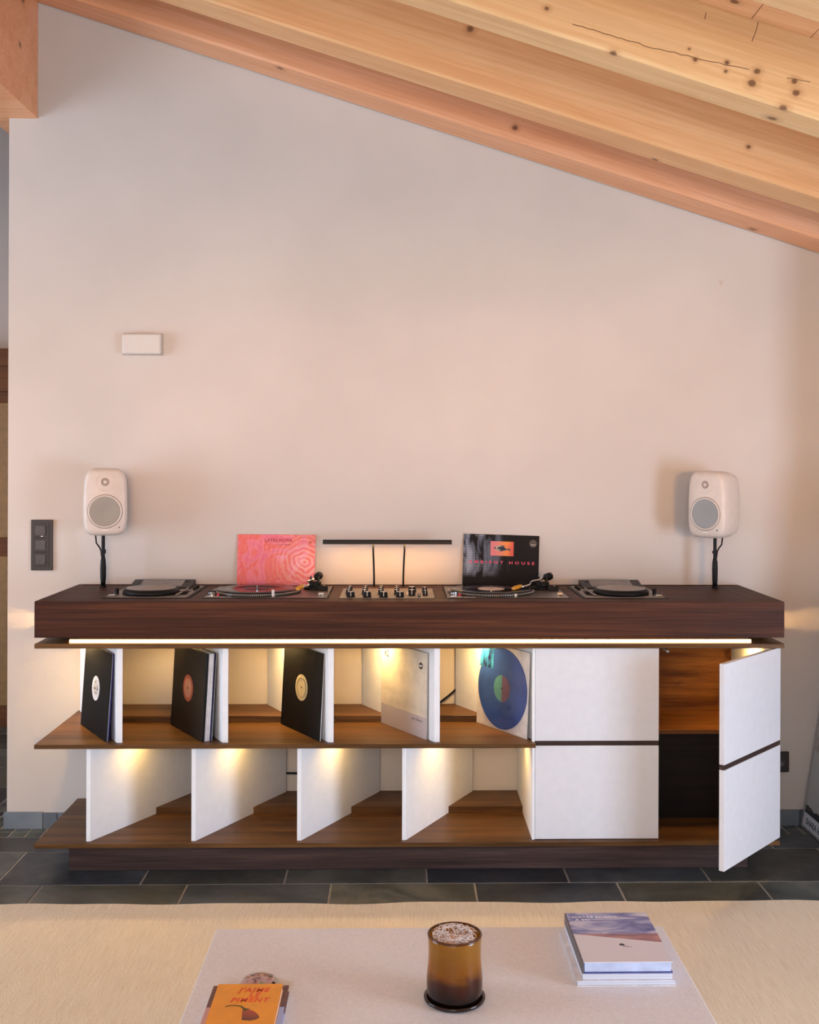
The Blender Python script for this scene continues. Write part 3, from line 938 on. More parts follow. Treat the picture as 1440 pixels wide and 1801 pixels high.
# ================================================================== RECORD SLEEVES
TH = R(122.2)
SV = 0.314
def sleeve(base, phi, th, mat, label, group=None, yaw=TH, name='record_sleeve', edge=None, h=SV):
    t = thing(name, label, 'record sleeve', base, (phi, 0, yaw), group)
    obj('cover', MB().rbox(0, SV, -th, 0, 0.0, h, min(0.0008, th * 0.3), 1), mat, t)
    return t
def back(base, phi, d):
    """base point moved d metres behind the cover of a leaning sleeve"""
    nx, ny = -math.sin(TH), math.cos(TH)
    return (base[0] - nx * d, base[1] - ny * d, base[2])
def disc(t, name, x, z, r, y0, y1, mat, a0=0.0, a1=2 * PI, seg=36):
    return obj(name, MB().disc_y(r, y0, y1, (x, z), seg, a0, a1), mat, t)
CARD_BLACK = flat('black_card', (11, 10, 10), 0.6)
CARD_BLACK2 = flat('worn_black_card', (26, 24, 23), 0.5)
CARD_DARK = flat('dark_olive_card', (30, 26, 22), 0.45)
CARD_WHITE = flat('white_card', (226, 220, 218), 0.6)
CARD_NAVY = flat('navy_card', (36, 38, 72), 0.5)
CARD_BLUE = flat('blue_card', (48, 48, 140), 0.5)
CARD_GREY = flat('grey_card', (150, 150, 150), 0.55)
for c_ in (CARD_BLACK, CARD_BLACK2, CARD_DARK, CARD_NAVY):
    c_.node_tree.nodes['Principled BSDF'].inputs['Specular IOR Level'].default_value = 0.15
ZS = ZMT + 0.0005
LAB1 = NT('black_and_white_label')
lc = LAB1.coords()
lf = LAB1.noise(lc, 70, 3)
LAB1.color(LAB1.ramp(lf, [(0.40, (40, 36, 34)), (0.46, (206, 194, 182)), (1.0, (214, 204, 190))]))
LAB1 = LAB1.m
# bay 1
b1 = (-1.0473, 3.9195, ZS)
s = sleeve(b1, R(3.7), 0.0028, CARD_BLACK, 'black sleeve with pale printed label, in the leftmost bay')
disc(s, 'centre_label', 0.157, 0.165, 0.045, -0.001, 0.0004, CARD_WHITE)
disc(s, 'label_print', 0.157, 0.168, 0.028, -0.001, 0.0008, LAB1)
sleeve(back(b1, 0, 0.0033), R(3.7), 0.0028, CARD_GREY, 'grey-edged sleeve second in the leftmost bay')
sleeve(back(b1, 0, 0.0068), R(3.7), 0.0026, CARD_BLUE, 'blue sleeve nearest the divider in the leftmost bay')
# bay 2
b2 = (-0.7052, 3.9163, ZS)
s = sleeve(b2, R(3.2), 0.004, CARD_DARK, 'dark sleeve with an orange-red label, in the second bay')
disc(s, 'centre_label', 0.157, 0.166, 0.049, -0.001, 0.0004, flat('orange_red_label', (176, 84, 60), 0.5))
disc(s, 'label_field', 0.157, 0.166, 0.036, -0.001, 0.0008, flat('salmon_label', (206, 146, 118), 0.5))
disc(s, 'label_hole', 0.157, 0.166, 0.004, -0.001, 0.0011, BLACK, seg=14)
d = 0.0052
for k, (mt, lb, g) in enumerate(((CARD_BLACK2, 'black sleeve directly behind the dark orange-labelled one', None),
                                 (CARD_WHITE, 'first white sleeve edge counted from the dark orange-labelled sleeve', 'white sleeves in the second bay'),
                                 (CARD_WHITE, 'second white sleeve edge counted from the dark orange-labelled sleeve', 'white sleeves in the second bay'),
                                 (CARD_WHITE, 'third white sleeve edge counted from the dark orange-labelled sleeve', 'white sleeves in the second bay'),
                                 (CARD_WHITE, 'fourth white sleeve edge counted from the dark orange-labelled sleeve', 'white sleeves in the second bay'),
                                 (CARD_NAVY, 'navy sleeve behind the white ones in the second bay', None),
                                 (CARD_GREY, 'pale grey sleeve nearest the divider in the second bay', None))):
    tk = (0.0044, 0.0036, 0.0036, 0.0036, 0.0036, 0.0048, 0.003)[k]
    sleeve(back(b2, 0, d), R(3.2), tk, mt, lb, g)
    d += tk + 0.0014
# bay 3
b3 = (-0.2856, 3.9219, ZS)
s = sleeve(b3, R(2.9), 0.003, CARD_BLACK, 'black sleeve with a cream label, in the third bay')
disc(s, 'centre_label', 0.157, 0.166, 0.0485, -0.001, 0.0004, flat('cream_print_label', (214, 196, 150), 0.55))
obj('label_ring', MB().torus(0.036, 0.0016, (0, 0, 0), 36, 6, 'y'), flat('olive_ring', (140, 132, 100), 0.6), s, (0.157, 0.0006, 0.166))
disc(s, 'label_hole', 0.157, 0.166, 0.0038, -0.001, 0.0009, BLACK, seg=14)
sleeve(back(b3, 0, 0.0035), R(2.9), 0.0026, CARD_WHITE, 'pale sleeve hidden behind the black one in the third bay')
# bay 4
b4 = (0.0985, 3.9399, ZS)
K2M = NT('cream_cover_art')
kc = K2M.xyz(K2M.coords())
kn = K2M.noise(K2M.coords((1, 1, 1.4)), 11, 4)
kcol = K2M.ramp(kn, [(0.35, (206, 196, 180)), (0.6, (228, 216, 196))])
low = K2M.math('LESS_THAN', kc[2], 0.078)
kcol = K2M.mix(low, kcol, (190, 178, 178))
K2M.color(kcol)
K2M.set(0.5)
s = sleeve(b4, R(0.5), 0.0024, K2M.m, 'cream sleeve lettered K2 in the fourth bay')
text('lettering', 'K2', 0.034, BLACK, s, (0.292, 0.0001, 0.262), (-1, 0, 0), (0, 0, 1), sx=0.8, bold=0.0006)
disc(s, 'round_logo', 0.038, 0.262, 0.0125, -0.0005, 0.0004, flat('brown_black_logo', (44, 34, 30), 0.5))
obj('logo_bar', MB().box(0.029, 0.047, 0.0004, 0.0007, 0.259, 0.265), CARD_WHITE, s)
text('lettering', 'gaze / bloom', 0.013, flat('grey_print', (120, 110, 112), 0.6), s, (0.098, 0.0001, 0.058), (-1, 0, 0), (0, 0, 1), sx=1.1)
sleeve(back(b4, 0, 0.0028), R(0.5), 0.0024, CARD_WHITE, 'white sleeve directly behind the one lettered K2')
sleeve(back(b4, 0, 0.0056), R(0.5), 0.0022, CARD_GREY, 'pale sleeve nearest the divider in the fourth bay')
# bay 5
b5 = (0.4638, 3.9418, ZS)
s = sleeve(b5, R(2.6), 0.003, flat('ivory_card', (224, 214, 206), 0.5), 'ivory sleeve with a blue record on its front, beside the closed door', yaw=R(121.4))
BLUEV = flat('blue_vinyl', (44, 76, 146), 0.2, var=0.12, vscale=9)
bd = disc(s, 'blue_record', 0.157, 0.157, 0.151, 0.0004, 0.0024, BLUEV, seg=72)
obj('label_half', MB().disc_y(0.050, 0.0024, 0.0027, (0.157, 0.157), 24, -PI / 2, PI / 2), flat('teal_label', (74, 132, 136), 0.45), bd)
obj('label_half', MB().disc_y(0.050, 0.0024, 0.0027, (0.157, 0.157), 24, PI / 2, 3 * PI / 2), flat('plum_label', (96, 70, 100), 0.45), bd)
disc(bd, 'label_hole', 0.157, 0.157, 0.0036, 0.0024, 0.003, BLACK, seg=12)
TEAL = NT('teal_card_art')
tn = TEAL.noise(TEAL.coords((14, 1, 7)), 1.6, 3)
TEAL.color(TEAL.ramp(tn, [(0.40, (26, 22, 66)), (0.50, (38, 104, 156)), (0.62, (64, 150, 196))]))
TEAL.set(0.25)
obj('picture_card', MB().box(0.214, 0.300, 0.0024, 0.0034, 0.222, 0.314), TEAL.m, s)
sleeve(back(b5, 0, 0.0035), R(2.6), 0.0024, CARD_GREY, 'plain sleeve behind the blue record in the fifth bay', yaw=R(121.4))

# sleeves standing in the slot behind the decks
zs = ZBB + 0.0175
PINK = NT('pink_cover_art')
pv = PINK.coords((1, 1, 1))
pn = PINK.noise(pv, 7.0, 2, 0.5, 2.6)
wv = PINK.n('ShaderNodeTexWave', wave_type='RINGS', rings_direction='SPHERICAL')
pm = PINK.n('ShaderNodeMapping')
pm.inputs['Location'].default_value = (-0.27, 0, -0.2)
PINK.l(pv, pm.inputs['Vector'])
PINK.l(pm.outputs[0], wv.inputs['Vector'])
wv.inputs['Scale'].default_value = 16
wv.inputs['Distortion'].default_value = 9
wv.inputs['Detail'].default_value = 2
pc = PINK.ramp(pn, [(0.34, (226, 84, 112)), (0.45, (234, 104, 118)), (0.50, (228, 76, 66)), (0.60, (232, 88, 78)), (0.66, (236, 120, 140))])
pdist = PINK.n('ShaderNodeVectorMath', operation='LENGTH')
PINK.l(pm.outputs[0], pdist.inputs[0])
pfall = PINK.n('ShaderNodeMapRange')
PINK.l(pdist.outputs['Value'], pfall.inputs[0])
pfall.inputs[1].default_value = 0.14
pfall.inputs[2].default_value = 0.02
pk = PINK.math('MULTIPLY', wv.outputs['Fac'], PINK.math('ADD', PINK.math('MULTIPLY', pfall.outputs[0], 0.6), 0.08))
PINK.color(PINK.mix(pk, pc, (250, 190, 176)))
PINK.set(0.35)
t = thing('record_sleeve', 'pink and red swirled record sleeve leaning on the wall', 'record sleeve', (-0.655, 4.3935, zs + 0.0022), (R(-4.6), R(0.35), 0))
obj('cover', MB().rbox(0, 0.3135, 0, 0.004, 0, 0.3135, 0.0008, 1), PINK.m, t)
RP = flat('rose_print', (176, 46, 64), 0.5)
text('lettering', 'LATIN NOVA', 0.019, RP, t, (0.108, -0.0002, 0.284), (1, 0, 0), (0, 0, 1), sx=1.0, bold=0.0006)
text('lettering', 'ritmo lounge', 0.010, RP, t, (0.160, -0.0002, 0.271), (1, 0, 0), (0, 0, 1), sx=1.0)
obj('round_logo', MB().disc_y(0.006, -0.0004, 0.0005, (0.293, 0.283), 18), flat('orange_logo', (200, 84, 62), 0.5), t)

AMB = NT('black_striped_cover_art')
ac = AMB.coords()
ax = AMB.xyz(ac)
an = AMB.noise(AMB.coords((1.0, 1, 0.28), loc=(0.7, 0, 0.2)), 26, 4, 0.55, 0.6)
fall = AMB.n('ShaderNodeMapRange')
AMB.l(ax[0], fall.inputs[0])
fall.inputs[1].default_value = 0.19
fall.inputs[2].default_value = 0.02
lowf = AMB.n('ShaderNodeMapRange')
AMB.l(ax[2], lowf.inputs[0])
lowf.inputs[1].default_value = 0.135
lowf.inputs[2].default_value = 0.155
sm_ = AMB.math('MULTIPLY', AMB.math('MULTIPLY', fall.outputs[0], lowf.outputs[0]), AMB.math('MULTIPLY', AMB.math('SUBTRACT', an, 0.42, True), 6.0), True)
acol = AMB.mix(sm_, (13, 11, 11), (158, 166, 182))
strp = AMB.math('GREATER_THAN', AMB.math('SINE', AMB.math('MULTIPLY', ax[2], 900)), 0.35)
acol = AMB.mix(AMB.math('MULTIPLY', strp, 0.55), acol, (34, 22, 22))
AMB.color(acol)
AMB.set(0.6, Specular_IOR_Level=0.2)
t = thing('record_sleeve', 'black striped record sleeve lettered AMBIENT HOUSE leaning on the wall', 'record sleeve', (0.2525, 4.3935, zs + 0.0095), (R(-4.6), R(1.75), 0))
obj('cover', MB().rbox(0, 0.308, 0, 0.004, 0, 0.311, 0.001, 1), AMB.m, t)
PT = flat('pink_lettering', (232, 70, 104), 0.5)
text('lettering', 'AMBIENT HOUSE', 0.0155, PT, t, (0.0225, -0.0002, 0.1935), (1, 0, 0), (0, 0, 1), spacing=1.75, sx=1.42, bold=0.0003)
ART = NT('orange_picture_art')
av = ART.xyz(ART.coords())
ag = ART.n('ShaderNodeMapRange')
ART.l(av[0], ag.inputs[0])
ag.inputs[1].default_value = 0.115
ag.inputs[2].default_value = 0.205
agn = ART.math('ADD', ag.outputs[0], ART.math('MULTIPLY', ART.math('SUBTRACT', ART.noise(ART.coords(), 40, 2), 0.5), 0.5))
ART.color(ART.ramp(agn, [(0.1, (222, 120, 124)), (0.45, (232, 132, 90)), (0.65, (238, 138, 52)), (0.9, (218, 78, 60))]))
p_ = obj('picture', MB().box(0.110, 0.204, -0.0005, 0.0005, 0.2255, 0.284), ART.m, t)
BL = flat('dark_blot', (62, 66, 84), 0.5)
BL2 = flat('pale_blot', (176, 176, 160), 0.5)
random.seed(11)
def blot(cx, cz, rx, rz, mat, n=11):
    poly = []
    for i in range(n):
        a = 2 * PI * i / n
        k = random.uniform(0.55, 1.15)
        poly.append((cx + rx * k * math.cos(a), cz + rz * k * math.sin(a)))
    obj('blot', MB().prism_y(poly, -0.0009, -0.0004), mat, p_)
blot(0.143, 0.256, 0.014, 0.012, BL2)
blot(0.157, 0.255, 0.020, 0.013, BL)
blot(0.148, 0.259, 0.010, 0.008, BL)
blot(0.166, 0.252, 0.014, 0.008, BL)
blot(0.184, 0.252, 0.009, 0.004, BL)
blot(0.128, 0.257, 0.007, 0.004, BL)
obj('round_sticker', MB().disc_y(0.0155, -0.0005, 0.0005, (0.283, 0.279), 24), flat('dim_sticker', (66, 58, 52), 0.5), t)
obj('sticker_mark', MB().box(0.273, 0.293, -0.0008, -0.0004, 0.272, 0.2755), flat('sticker_pale', (176, 160, 144), 0.5), t)

# ================================================================== ON THE WALL
th_ = thing('wall_sensor', 'small white plastic box mounted high on the wall', 'sensor box', (-1.038, WY - 0.0005, 1.951))
obj('cover', MB().rbox(-0.077, 0.078, -0.034, -0.004, -0.041, 0.041, 0.008, 3), flat('ivory_plastic', (214, 206, 198), 0.5, var=0.01), th_)
obj('back_plate', MB().rbox(-0.081, 0.082, -0.004, 0, -0.044, 0.044, 0.001, 1), flat('grey_plate', (186, 176, 166), 0.5), th_)
sw = thing('light_switch', 'tall dark three-part light switch on the wall left of the console', 'light switch', (-1.4393, WY - 0.0005, 1.1404))
SWM = flat('anthracite_plastic', (58, 50, 46), 0.38)
SWK = flat('anthracite_key', (82, 74, 70), 0.35)
obj('switch_frame', MB().rbox(-0.0436, 0.0436, -0.009, 0, -0.102, 0.102, 0.002, 2), SWM, sw)
for k, dz in enumerate((0.059, 0.001, -0.057)):
    f_ = obj('inner_frame', MB().rbox(-0.031, 0.029, -0.0115, -0.009, dz - 0.028, dz + 0.028, 0.001, 1), SWM, sw)
    obj('rocker', MB().rbox(-0.0235 + 0.001 * k, 0.0165, -0.0165, -0.0115, dz - 0.0205, dz + 0.0205, 0.0015, 1), SWK, f_)
obj('indicator', MB().box(-0.002, 0.005, -0.0125, -0.0112, 0.0345, 0.037), emit('indicator_glow', (255, 240, 225), 0.8), sw)
so = thing('wall_socket', 'dark wall socket low on the wall beside the open door', 'socket', (1.5560, WY - 0.0005, 0.259))
obj('frame', MB().rbox(-0.04, 0.04, -0.009, 0, -0.042, 0.042, 0.002, 1), SWM, so)
obj('insert', MB().lathe([(0.022, 0), (0.022, 0.003), (0.019, 0.003), (0.019, 0.001), (0, 0.001)], 24), SWK, so, (0, -0.009, 0), (PI / 2, 0, 0))
scr = thing('wall_scuff', 'small brown scuff mark on the wall above the right loudspeaker', 'mark', (1.312, WY - 0.0003, 2.21))
obj('flake', MB().prism_y([(-0.012, 0.016), (0.010, 0.018), (0.006, 0.006), (-0.006, -0.018), (-0.012, -0.020), (-0.004, 0.002)], -0.0006, 0), flat('scuff_brown', (206, 188, 174), 0.9), scr)
cab = thing('power_cable', 'black power cable hanging behind the fourth and fifth bays', 'cable', (0.2, 4.40, 0.53))
obj('cord', MB().tube([(-0.12, 0.0155, -0.025), (-0.07, 0.0155, -0.027), (-0.034, 0.0155, -0.026), (0.0, 0.0155, 0.0), (0.037, 0.0155, 0.032), (0.085, 0.0155, 0.085), (0.11, 0.0155, 0.13)], 0.0042, 8), BLACK, cab)
cab2 = thing('cable_lead', 'short black cable end behind the lower dividers', 'cable', (-0.43, 4.40, 0.218))
obj('cord', MB().tube([(-0.10, 0.0155, 0.004), (-0.02, 0.0155, 0.001), (0.03, 0.0155, 0), (0.09, 0.0155, 0.0)], 0.0042, 8), BLACK, cab2)

# leaning framed poster in the corner
fr = thing('framed_poster', 'pale framed poster leaning in the corner beside the open door', 'poster', (1.639, 4.40, 0.004), (0, R(9.05), 0))
FW, FH = 0.52, 1.36   # along -Y, along local Z
fm = MB()
t_ = 0.008
fm.box(0, 0.02, -FW, 0, 0, t_).box(0, 0.02, -FW, 0, FH - t_, FH).box(0, 0.02, -t_, 0, t_, FH - t_).box(0, 0.02, -FW, -FW + t_, t_, FH - t_)
obj('frame', fm, flat('aluminium_frame', (168, 164, 160), 0.35, 0.4), fr)
POST = NT('grey_poster_print')
pz = POST.xyz(POST.coords())
pnn = POST.noise(POST.coords(), 9, 4)
top_ = POST.ramp(pnn, [(0.35, (130, 120, 114)), (0.65, (176, 166, 158))])
mid_ = POST.math('LESS_THAN', pz[2], 0.315)
pcol = POST.mix(mid_, top_, (178, 177, 172))
edge_ = POST.math('ADD', 0.062, POST.math('MULTIPLY', POST.noise(POST.coords((1, 14, 1)), 1.0, 3), 0.05))
inkm = POST.math('LESS_THAN', pz[2], edge_)
pcol = POST.mix(inkm, pcol, (28, 28, 30))
band_ = POST.math('LESS_THAN', pz[2], 0.062)
POST.color(POST.mix(band_, pcol, (226, 226, 230)))
POST.set(0.3)
obj('print', MB().box(0.004, 0.012, -FW + t_, -t_, t_, FH - t_), POST.m, fr)
text('lettering', 'SHARA HUGHES', 0.036, BLACK, fr, (0.0038, -0.03, 0.020), (0, -1, 0), (0, 0, 1), sx=0.9, spacing=1.1)

# ================================================================== RUG, COFFEE TABLE
RUGM = NT('cream_wool')
rc = RUGM.coords((260, 9, 1))
rn = RUGM.noise(rc, 1.0, 3, 0.6)
big = RUGM.noise(RUGM.coords((3, 3, 3)), 1.0, 3)
rcol = RUGM.ramp(rn, [(0.3, (226, 204, 172)), (0.6, (242, 226, 198))])
RUGM.color(RUGM.mix(RUGM.math('MULTIPLY', big, 0.35), rcol, (238, 218, 186)))
rw = RUGM.noise(RUGM.coords((420, 60, 1)), 1.0, 3, 0.6)
RUGM.bump(rw, 0.9, 0.004)
RUGM.set(0.95)
rug = thing('rug', 'large cream ribbed wool rug on the slate floor under the coffee table', 'rug', (0.0, 2.0, 0.0))
random.seed(3)
nx, ny = 120, 24
rx0, rx1, ry0, ry1 = -2.05, 2.2, 0.35, 3.631
top_v, m = [], MB()
for j in range(ny + 1):
    for i in range(nx + 1):
        u, v_ = i / nx, j / ny
        x = rx0 + (rx1 - rx0) * u
        y = ry0 + (ry1 - ry0) * v_
        z = 0.0145 + 0.0012 * math.sin(x * 9 + y * 3) + 0.001 * math.sin(y * 13)
        if j == ny:
            y += 0.004 * math.sin(x * 7.3) + 0.003 * math.sin(x * 19 + 1) + (0.016 * math.exp(-((x + 1.2) / 0.12) ** 2))
            z = 0.011 + 0.002 * math.sin(x * 11)
        if j in (0,) or i in (0, nx):
            z = 0.008
        top_v.append((x, y - 2.0, z))
fs = []
for j in range(ny):
    for i in range(nx):
        a = j * (nx + 1) + i
        fs.append((a, a + 1, a + nx + 2, a + nx + 1))
n0 = len(top_v)
ring = [i for i in range(nx + 1)] + [j * (nx + 1) + nx for j in range(1, ny + 1)] + [ny * (nx + 1) + i for i in range(nx - 1, -1, -1)] + [j * (nx + 1) for j in range(ny - 1, 0, -1)]
bot = [(top_v[i][0], top_v[i][1], 0.001) for i in ring]
for k in range(len(ring)):
    q = (k + 1) % len(ring)
    fs.append((ring[k], n0 + k, n0 + q, ring[q]))
fs.append(tuple(n0 + k for k in range(len(ring))))
m.add(top_v + bot, fs, False)
obj('pile', m, RUGM.m, rug)

HT = 0.35
TX0, TX1, TY1, TY0 = -0.440, 0.6455, 2.6475, 1.56
ct = thing('coffee_table', 'low square grey-beige coffee table on the cream rug', 'table', ((TX0 + TX1) / 2, (TY0 + TY1) / 2, 0.014))
TABM = NT('greige_table_finish')
tb = TABM.noise(TABM.coords(), 130, 4)
TABM.color(TABM.ramp(tb, [(0.3, (222, 219, 221)), (0.7, (232, 230, 232))]))
TABM.bump(tb, 0.25, 0.0008)
TABM.set(0.55)
TABM = TABM.m
wpart('tabletop', MB().rbox(TX0, TX1, TY0, TY1, HT - 0.03, HT, 0.0025, 2), TABM, ct)
for xx in (TX0 + 0.05, TX1 - 0.10):
    for yy in (TY0 + 0.05, TY1 - 0.10):
        wpart('leg', MB().rbox(xx, xx + 0.05, yy, yy + 0.05, 0.0165, HT - 0.03, 0.002, 1), TABM, ct)

# ---- books
LAV = flat('lavender_paper', (206, 204, 218), 0.7)
PAGE = NT('page_edges')
pg = PAGE.noise(PAGE.coords((1, 1, 900)), 1.0, 2)
PAGE.color(PAGE.ramp(pg, [(0.35, (196, 198, 208)), (0.65, (228, 228, 234))]))
PAGE.set(0.8)
PAGE = PAGE.m
bk = thing('book', 'wide white book at the bottom of the stack of three books', 'book', (0.495, 2.476, HT))
wpart('pages', MB().rbox(0.3885, 0.6005, 2.3465, 2.6035, HT + 0.0015, HT + 0.0105, 0.0008, 1), PAGE, bk)
for a, b in ((HT, HT + 0.0015), (HT + 0.0105, HT + 0.012)):
    wpart('cover', MB().box(0.3865, 0.602, 2.3445, 2.6065, a, b), CARD_WHITE, bk)
bk = thing('book', 'pale lavender paperback in the middle of the stack of three books', 'book', (0.497, 2.475, HT + 0.012))
wpart('pages', MB().rbox(0.3995, 0.5945, 2.3475, 2.600, HT + 0.0130, HT + 0.0255, 0.0008, 1), PAGE, bk)
for a, b in ((HT + 0.012, HT + 0.013), (HT + 0.0255, HT + 0.0265)):
    wpart('cover', MB().box(0.3985, 0.5955, 2.3465, 2.601, a, b), LAV, bk)
SKI = NT('ski_cover_art')
sk = SKI.xyz(SKI.coords())
cl = SKI.noise(SKI.coords((9, 26, 1), loc=(0.3, 0.2, 0)), 1.0, 4, 0.55, 0.8)
sky = SKI.ramp(cl, [(0.36, (88, 92, 150)), (0.47, (136, 140, 190)), (0.56, (196, 194, 216)), (0.68, (218, 212, 226))])
hill = SKI.ramp(SKI.noise(SKI.coords((14, 60, 1)), 1.0, 3), [(0.35, (128, 96, 118)), (0.55, (170, 122, 126)), (0.7, (206, 150, 140))])
# horizon between sky and hills (y const), then the snow line falling to the right
col = SKI.mix(SKI.math('LESS_THAN', sk[1], 0.012), sky, hill)
snow_edge = SKI.math('SUBTRACT', 0.008, SKI.math('MULTIPLY', SKI.math('ADD', sk[0], 0.08), 0.235))
snow = SKI.math('LESS_THAN', sk[1], snow_edge)
SKI.color(SKI.mix(snow, col, (220, 216, 224)))
SKI.set(0.35)
bk = thing('book', 'hardcover with clouds and a lone skier on top of the book stack', 'book', (0.4985, 2.4745, HT + 0.0265))
wpart('pages', MB().rbox(0.4035, 0.5925, 2.3495, 2.599, HT + 0.0290, HT + 0.0495, 0.0008, 1), flat('bluish_pages', (196, 206, 230), 0.7), bk)
wpart('back_cover', MB().box(0.4015, 0.5955, 2.3465, 2.602, HT + 0.0265, HT + 0.0290), flat('deep_blue_cover', (80, 84, 140), 0.5), bk)
wpart('front_cover', MB().rbox(0.4015, 0.5955, 2.3465, 2.602, HT + 0.0495, HT + 0.0520, 0.0006, 1), SKI.m, bk)
wpart('spine', MB().rbox(0.3985, 0.4020, 2.3465, 2.602, HT + 0.0265, HT + 0.0520, 0.0012, 2), flat('grey_spine', (98, 92, 96), 0.5), bk)
WT = flat('white_lettering', (236, 234, 240), 0.5)
zc = HT + 0.0521 - (HT + 0.0265)
text('lettering', 'NOTRE SAISON\n A SKI', 0.0140, WT, bk, (-0.085, 0.099, zc), (1, 0, 0), (0, 1, 0), spacing=1.1)
sn = obj('skier', MB().prism([(-0.006, -0.003), (0.001, -0.004), (0.006, 0.0), (0.002, 0.005), (-0.003, 0.006), (-0.007, 0.002)], zc, zc + 0.0003), flat('skier_dark', (54, 50, 60), 0.6), bk, (0.004, -0.045, 0))
obj('ski', MB().prism([(0.0, -0.007), (0.018, -0.0125), (0.0185, -0.0115), (0.001, -0.004)], zc, zc + 0.0003), flat('ski_grey', (110, 106, 116), 0.6), bk, (0.004, -0.045, 0))

MAR = NT('maroon_photo_cover')
mz = MAR.xyz(MAR.coords())
mcol = MAR.ramp(MAR.noise(MAR.coords(), 60, 3), [(0.3, (92, 48, 46)), (0.7, (112, 62, 58))])
lowm = MAR.math('LESS_THAN', mz[1], 0.008)
mright = MAR.math('GREATER_THAN', mz[0], 0.0)
ph = MAR.mix(mright, (206, 150, 140), (170, 178, 214))
MAR.color(MAR.mix(lowm, mcol, ph))
MAR.set(0.4)
bk = thing('book', 'maroon book partly covered by the orange cookbook', 'book', (-0.3115, 2.229, HT))
wpart('pages', MB().rbox(-0.3905, -0.2345, 2.128, 2.328, HT + 0.0015, HT + 0.0135, 0.0006, 1), PAGE, bk)
for a, b in ((HT, HT + 0.0015), (HT + 0.0135, HT + 0.015)):
    wpart('cover', MB().box(-0.392, -0.232, 2.126, 2.329, a, b), MAR.m, bk)
bk = thing('book', 'orange cookbook with a red chilli on its cover, lying on a maroon book', 'book', (-0.310, 2.208, HT + 0.015))
ORG = flat('orange_cover', (236, 152, 30), 0.4, var=0.03)
wpart('pages', MB().rbox(-0.3765, -0.2435, 2.106, 2.303, HT + 0.0162, HT + 0.0288, 0.0006, 1), PAGE, bk)
for a, b in ((HT + 0.015, HT + 0.0162), (HT + 0.0288, HT + 0.030)):
    wpart('cover', MB().box(-0.378, -0.242, 2.105, 2.305, a, b), ORG, bk)
RL = flat('red_orange_lettering', (222, 74, 38), 0.5)
zc = 0.0151
for s_, xo, yo in (("J'AIME", 0.010, 0.062), ('LE', 0.013, 0.0415), ('PIMENT', 0.006, 0.020)):
    text('lettering', s_, 0.0245, RL, bk, (xo, yo, zc), (1, 0, 0), (0, 1, 0), align='CENTER', shear=0.25, spacing=1.2, sx=0.80, bold=0.0005)
CH = NT('chilli_red')
chx = CH.xyz(CH.coords())
cr = CH.n('ShaderNodeMapRange')
CH.l(chx[1], cr.inputs[0])
cr.inputs[1].default_value = -0.035
cr.inputs[2].default_value = 0.012
CH.color(CH.ramp(CH.math('ADD', cr.outputs[0], CH.math('MULTIPLY', CH.math('SUBTRACT', CH.noise(CH.coords(), 60, 2), 0.5), 0.4)), [(0.1, (104, 44, 26)), (0.55, (158, 56, 32)), (0.9, (176, 70, 44))]))
CH.set(0.4)
ch = obj('chilli_print', MB().prism([(-0.008, -0.036), (-0.010, -0.018), (-0.012, -0.002), (-0.006, 0.006), (0.004, 0.004), (0.014, -0.004), (0.022, -0.016), (0.026, -0.026), (0.021, -0.033), (0.008, -0.038)], zc, zc + 0.0003), CH.m, bk, (0.010, -0.016, 0))
GS = flat('stem_green_brown', (96, 84, 36), 0.5)
obj('stem_print', MB().prism([(-0.050, 0.018), (-0.042, 0.022), (-0.030, 0.0235), (-0.016, 0.020), (-0.006, 0.008), (-0.0095, 0.004), (-0.018, 0.0165), (-0.030, 0.0205), (-0.041, 0.0195), (-0.047, 0.0165)], zc + 0.0003, zc + 0.0006), GS, bk, (0.010, -0.016, 0))
obj('calyx_print', MB().prism([(-0.012, 0.002), (-0.008, 0.009), (0.002, 0.008), (-0.002, 0.003), (-0.008, -0.003)], zc + 0.0003, zc + 0.0006), GS, bk, (0.010, -0.016, 0))

# ---- painted paperweight behind the cookbook
pwm = NT('printed_glass_paperweight')
pwn = pwm.noise(pwm.coords((1, 1, 1)), 55, 4)
pwm.color(pwm.ramp(pwn, [(0.34, (70, 44, 38)), (0.44, (168, 124, 116)), (0.56, (196, 158, 150)), (0.66, (120, 146, 112))]))
pwm.set(0.15)
pw = thing('paperweight', 'oval reddish patterned paperweight behind the orange cookbook', 'paperweight', (-0.3, 2.358, HT))
obj('dome', MB().lathe([(0.036, 0.0), (0.040, 0.003), (0.040, 0.007), (0.034, 0.014), (0.022, 0.0185), (0.008, 0.0205), (0, 0.0208)], 32), pwm.m, pw)
obj('dark_spot', MB().lathe([(0.0045, 0), (0.0045, 0.002), (0, 0.0022)], 12), BLACK, pw, (0.0335, -0.015, 0.0115), (0, R(50), R(-20)))

# ---- amber glass
AMG = NT('amber_glass')
az = AMG.xyz(AMG.coords())
an = AMG.noise(AMG.coords((12, 12, 16)), 1.6, 4, 0.6, 0.6)
lv = AMG.n('ShaderNodeMapRange')
AMG.l(AMG.math('ADD', az[2], AMG.math('MULTIPLY', AMG.math('SUBTRACT', an, 0.5), 0.06)), lv.inputs[0])
lv.inputs[1].default_value = 0.022
lv.inputs[2].default_value = 0.115
gcol = AMG.ramp(lv.outputs[0], [(0.0, (30, 16, 12)), (0.3, (96, 40, 16)), (0.55, (190, 112, 20)), (1.0, (206, 136, 36))])
AMG.color(gcol)
AMG.set(0.1)
AMG.b.inputs['Transmission Weight'].default_value = 0.62
AMG.b.inputs['IOR'].default_value = 1.45
va = thing('glass_tumbler', 'amber bubbled glass tumbler with a flared dark foot on the coffee table', 'glass', (0.1195, 2.2947, HT))
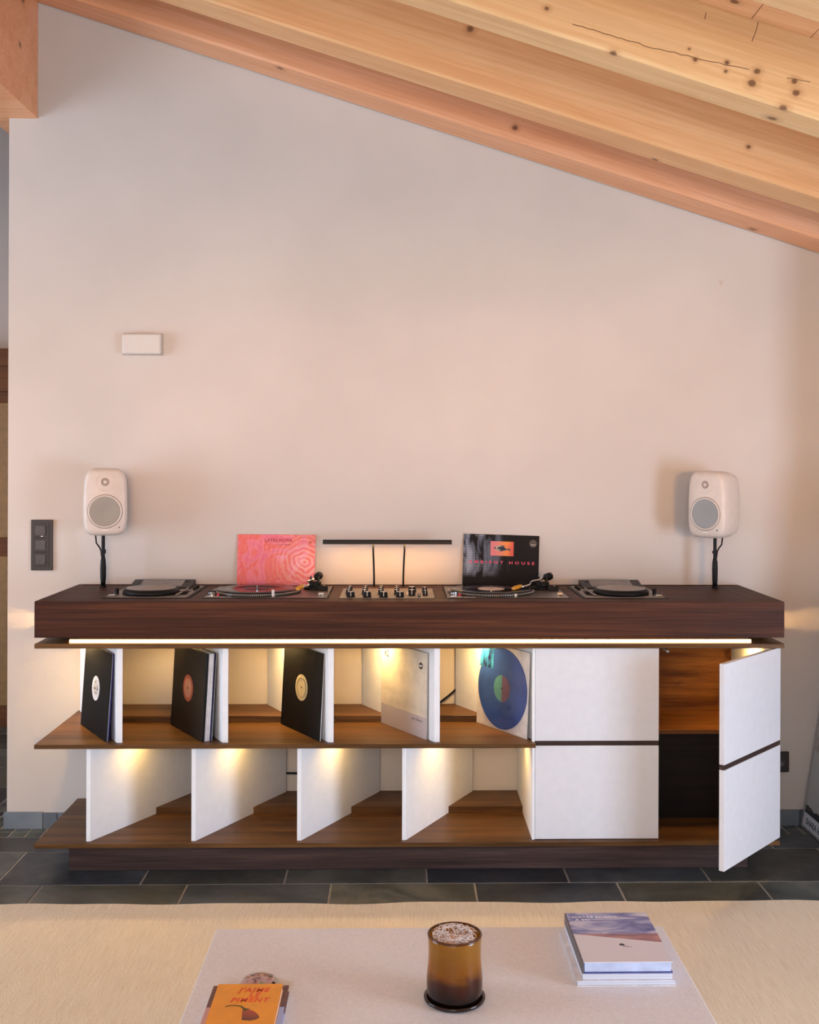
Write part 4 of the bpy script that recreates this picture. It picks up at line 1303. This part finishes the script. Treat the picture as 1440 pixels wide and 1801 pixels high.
obj('foot', MB().lathe([(0.045, 0.0), (0.060, 0.0005), (0.0645, 0.004), (0.0650, 0.008), (0.0625, 0.0105), (0.0585, 0.0085), (0.056, 0.008), (0, 0.008)], 48), flat('dark_amber_foot', (34, 18, 13), 0.08), va)
obj('body', MB().lathe([(0.0, 0.0082), (0.0560, 0.0082), (0.0580, 0.014), (0.0590, 0.03), (0.0590, 0.05), (0.0575, 0.065), (0.0560, 0.08), (0.0552, 0.1), (0.0556, 0.12), (0.0565, 0.132), (0.0560, 0.1375),
                        (0.0535, 0.1375), (0.0520, 0.132), (0.0512, 0.12), (0.0510, 0.1), (0.0518, 0.08), (0.053, 0.065), (0.0535, 0.05), (0.053, 0.03), (0.051, 0.018), (0.0, 0.015)], 56), AMG.m, va)
obj('rim', MB().torus(0.0553, 0.0024, (0, 0, 0.1375), 56, 10), flat('dark_amber_rim', (84, 44, 18), 0.08), va)
# crinkled paper shreds inside
SHR = flat('pale_pink_paper', (246, 230, 222), 0.7)
random.seed(21)
sm2 = MB()
for k in range(170):
    a, r0 = random.uniform(0, 2 * PI), 0.042 * math.sqrt(random.random())
    p = Vector((r0 * math.cos(a), r0 * math.sin(a), random.uniform(0.128, 0.142)))
    pts = [p]
    dv = Vector((random.uniform(-1, 1), random.uniform(-1, 1), random.uniform(-0.4, 0.5))).normalized()
    for q in range(random.randint(3, 6)):
        dv = (dv + Vector((random.uniform(-1, 1), random.uniform(-1, 1), random.uniform(-0.6, 0.6)))).normalized()
        p = p + dv * random.uniform(0.006, 0.012)
        rr = math.hypot(p.x, p.y)
        if rr > 0.047:
            p.x *= 0.047 / rr
            p.y *= 0.047 / rr
        p.z = min(max(p.z, 0.122), 0.154 - 0.30 * rr)
        pts.append(p.copy())
    sm2.tube(pts, 0.00055, 4)
sh = thing('paper_shreds', 'tangle of pale pink paper shreds filling the amber glass', 'paper shreds', (0.1195, 2.2947, HT))
tag(obj('shreds', sm2, SHR, sh), kind='stuff')
obj('wad', MB().lathe([(0.0, 0.02), (0.046, 0.022), (0.0475, 0.06), (0.047, 0.112), (0.040, 0.126), (0, 0.134)], 32), flat('pink_wad', (226, 180, 152), 0.8, var=0.15, vscale=220), sh)
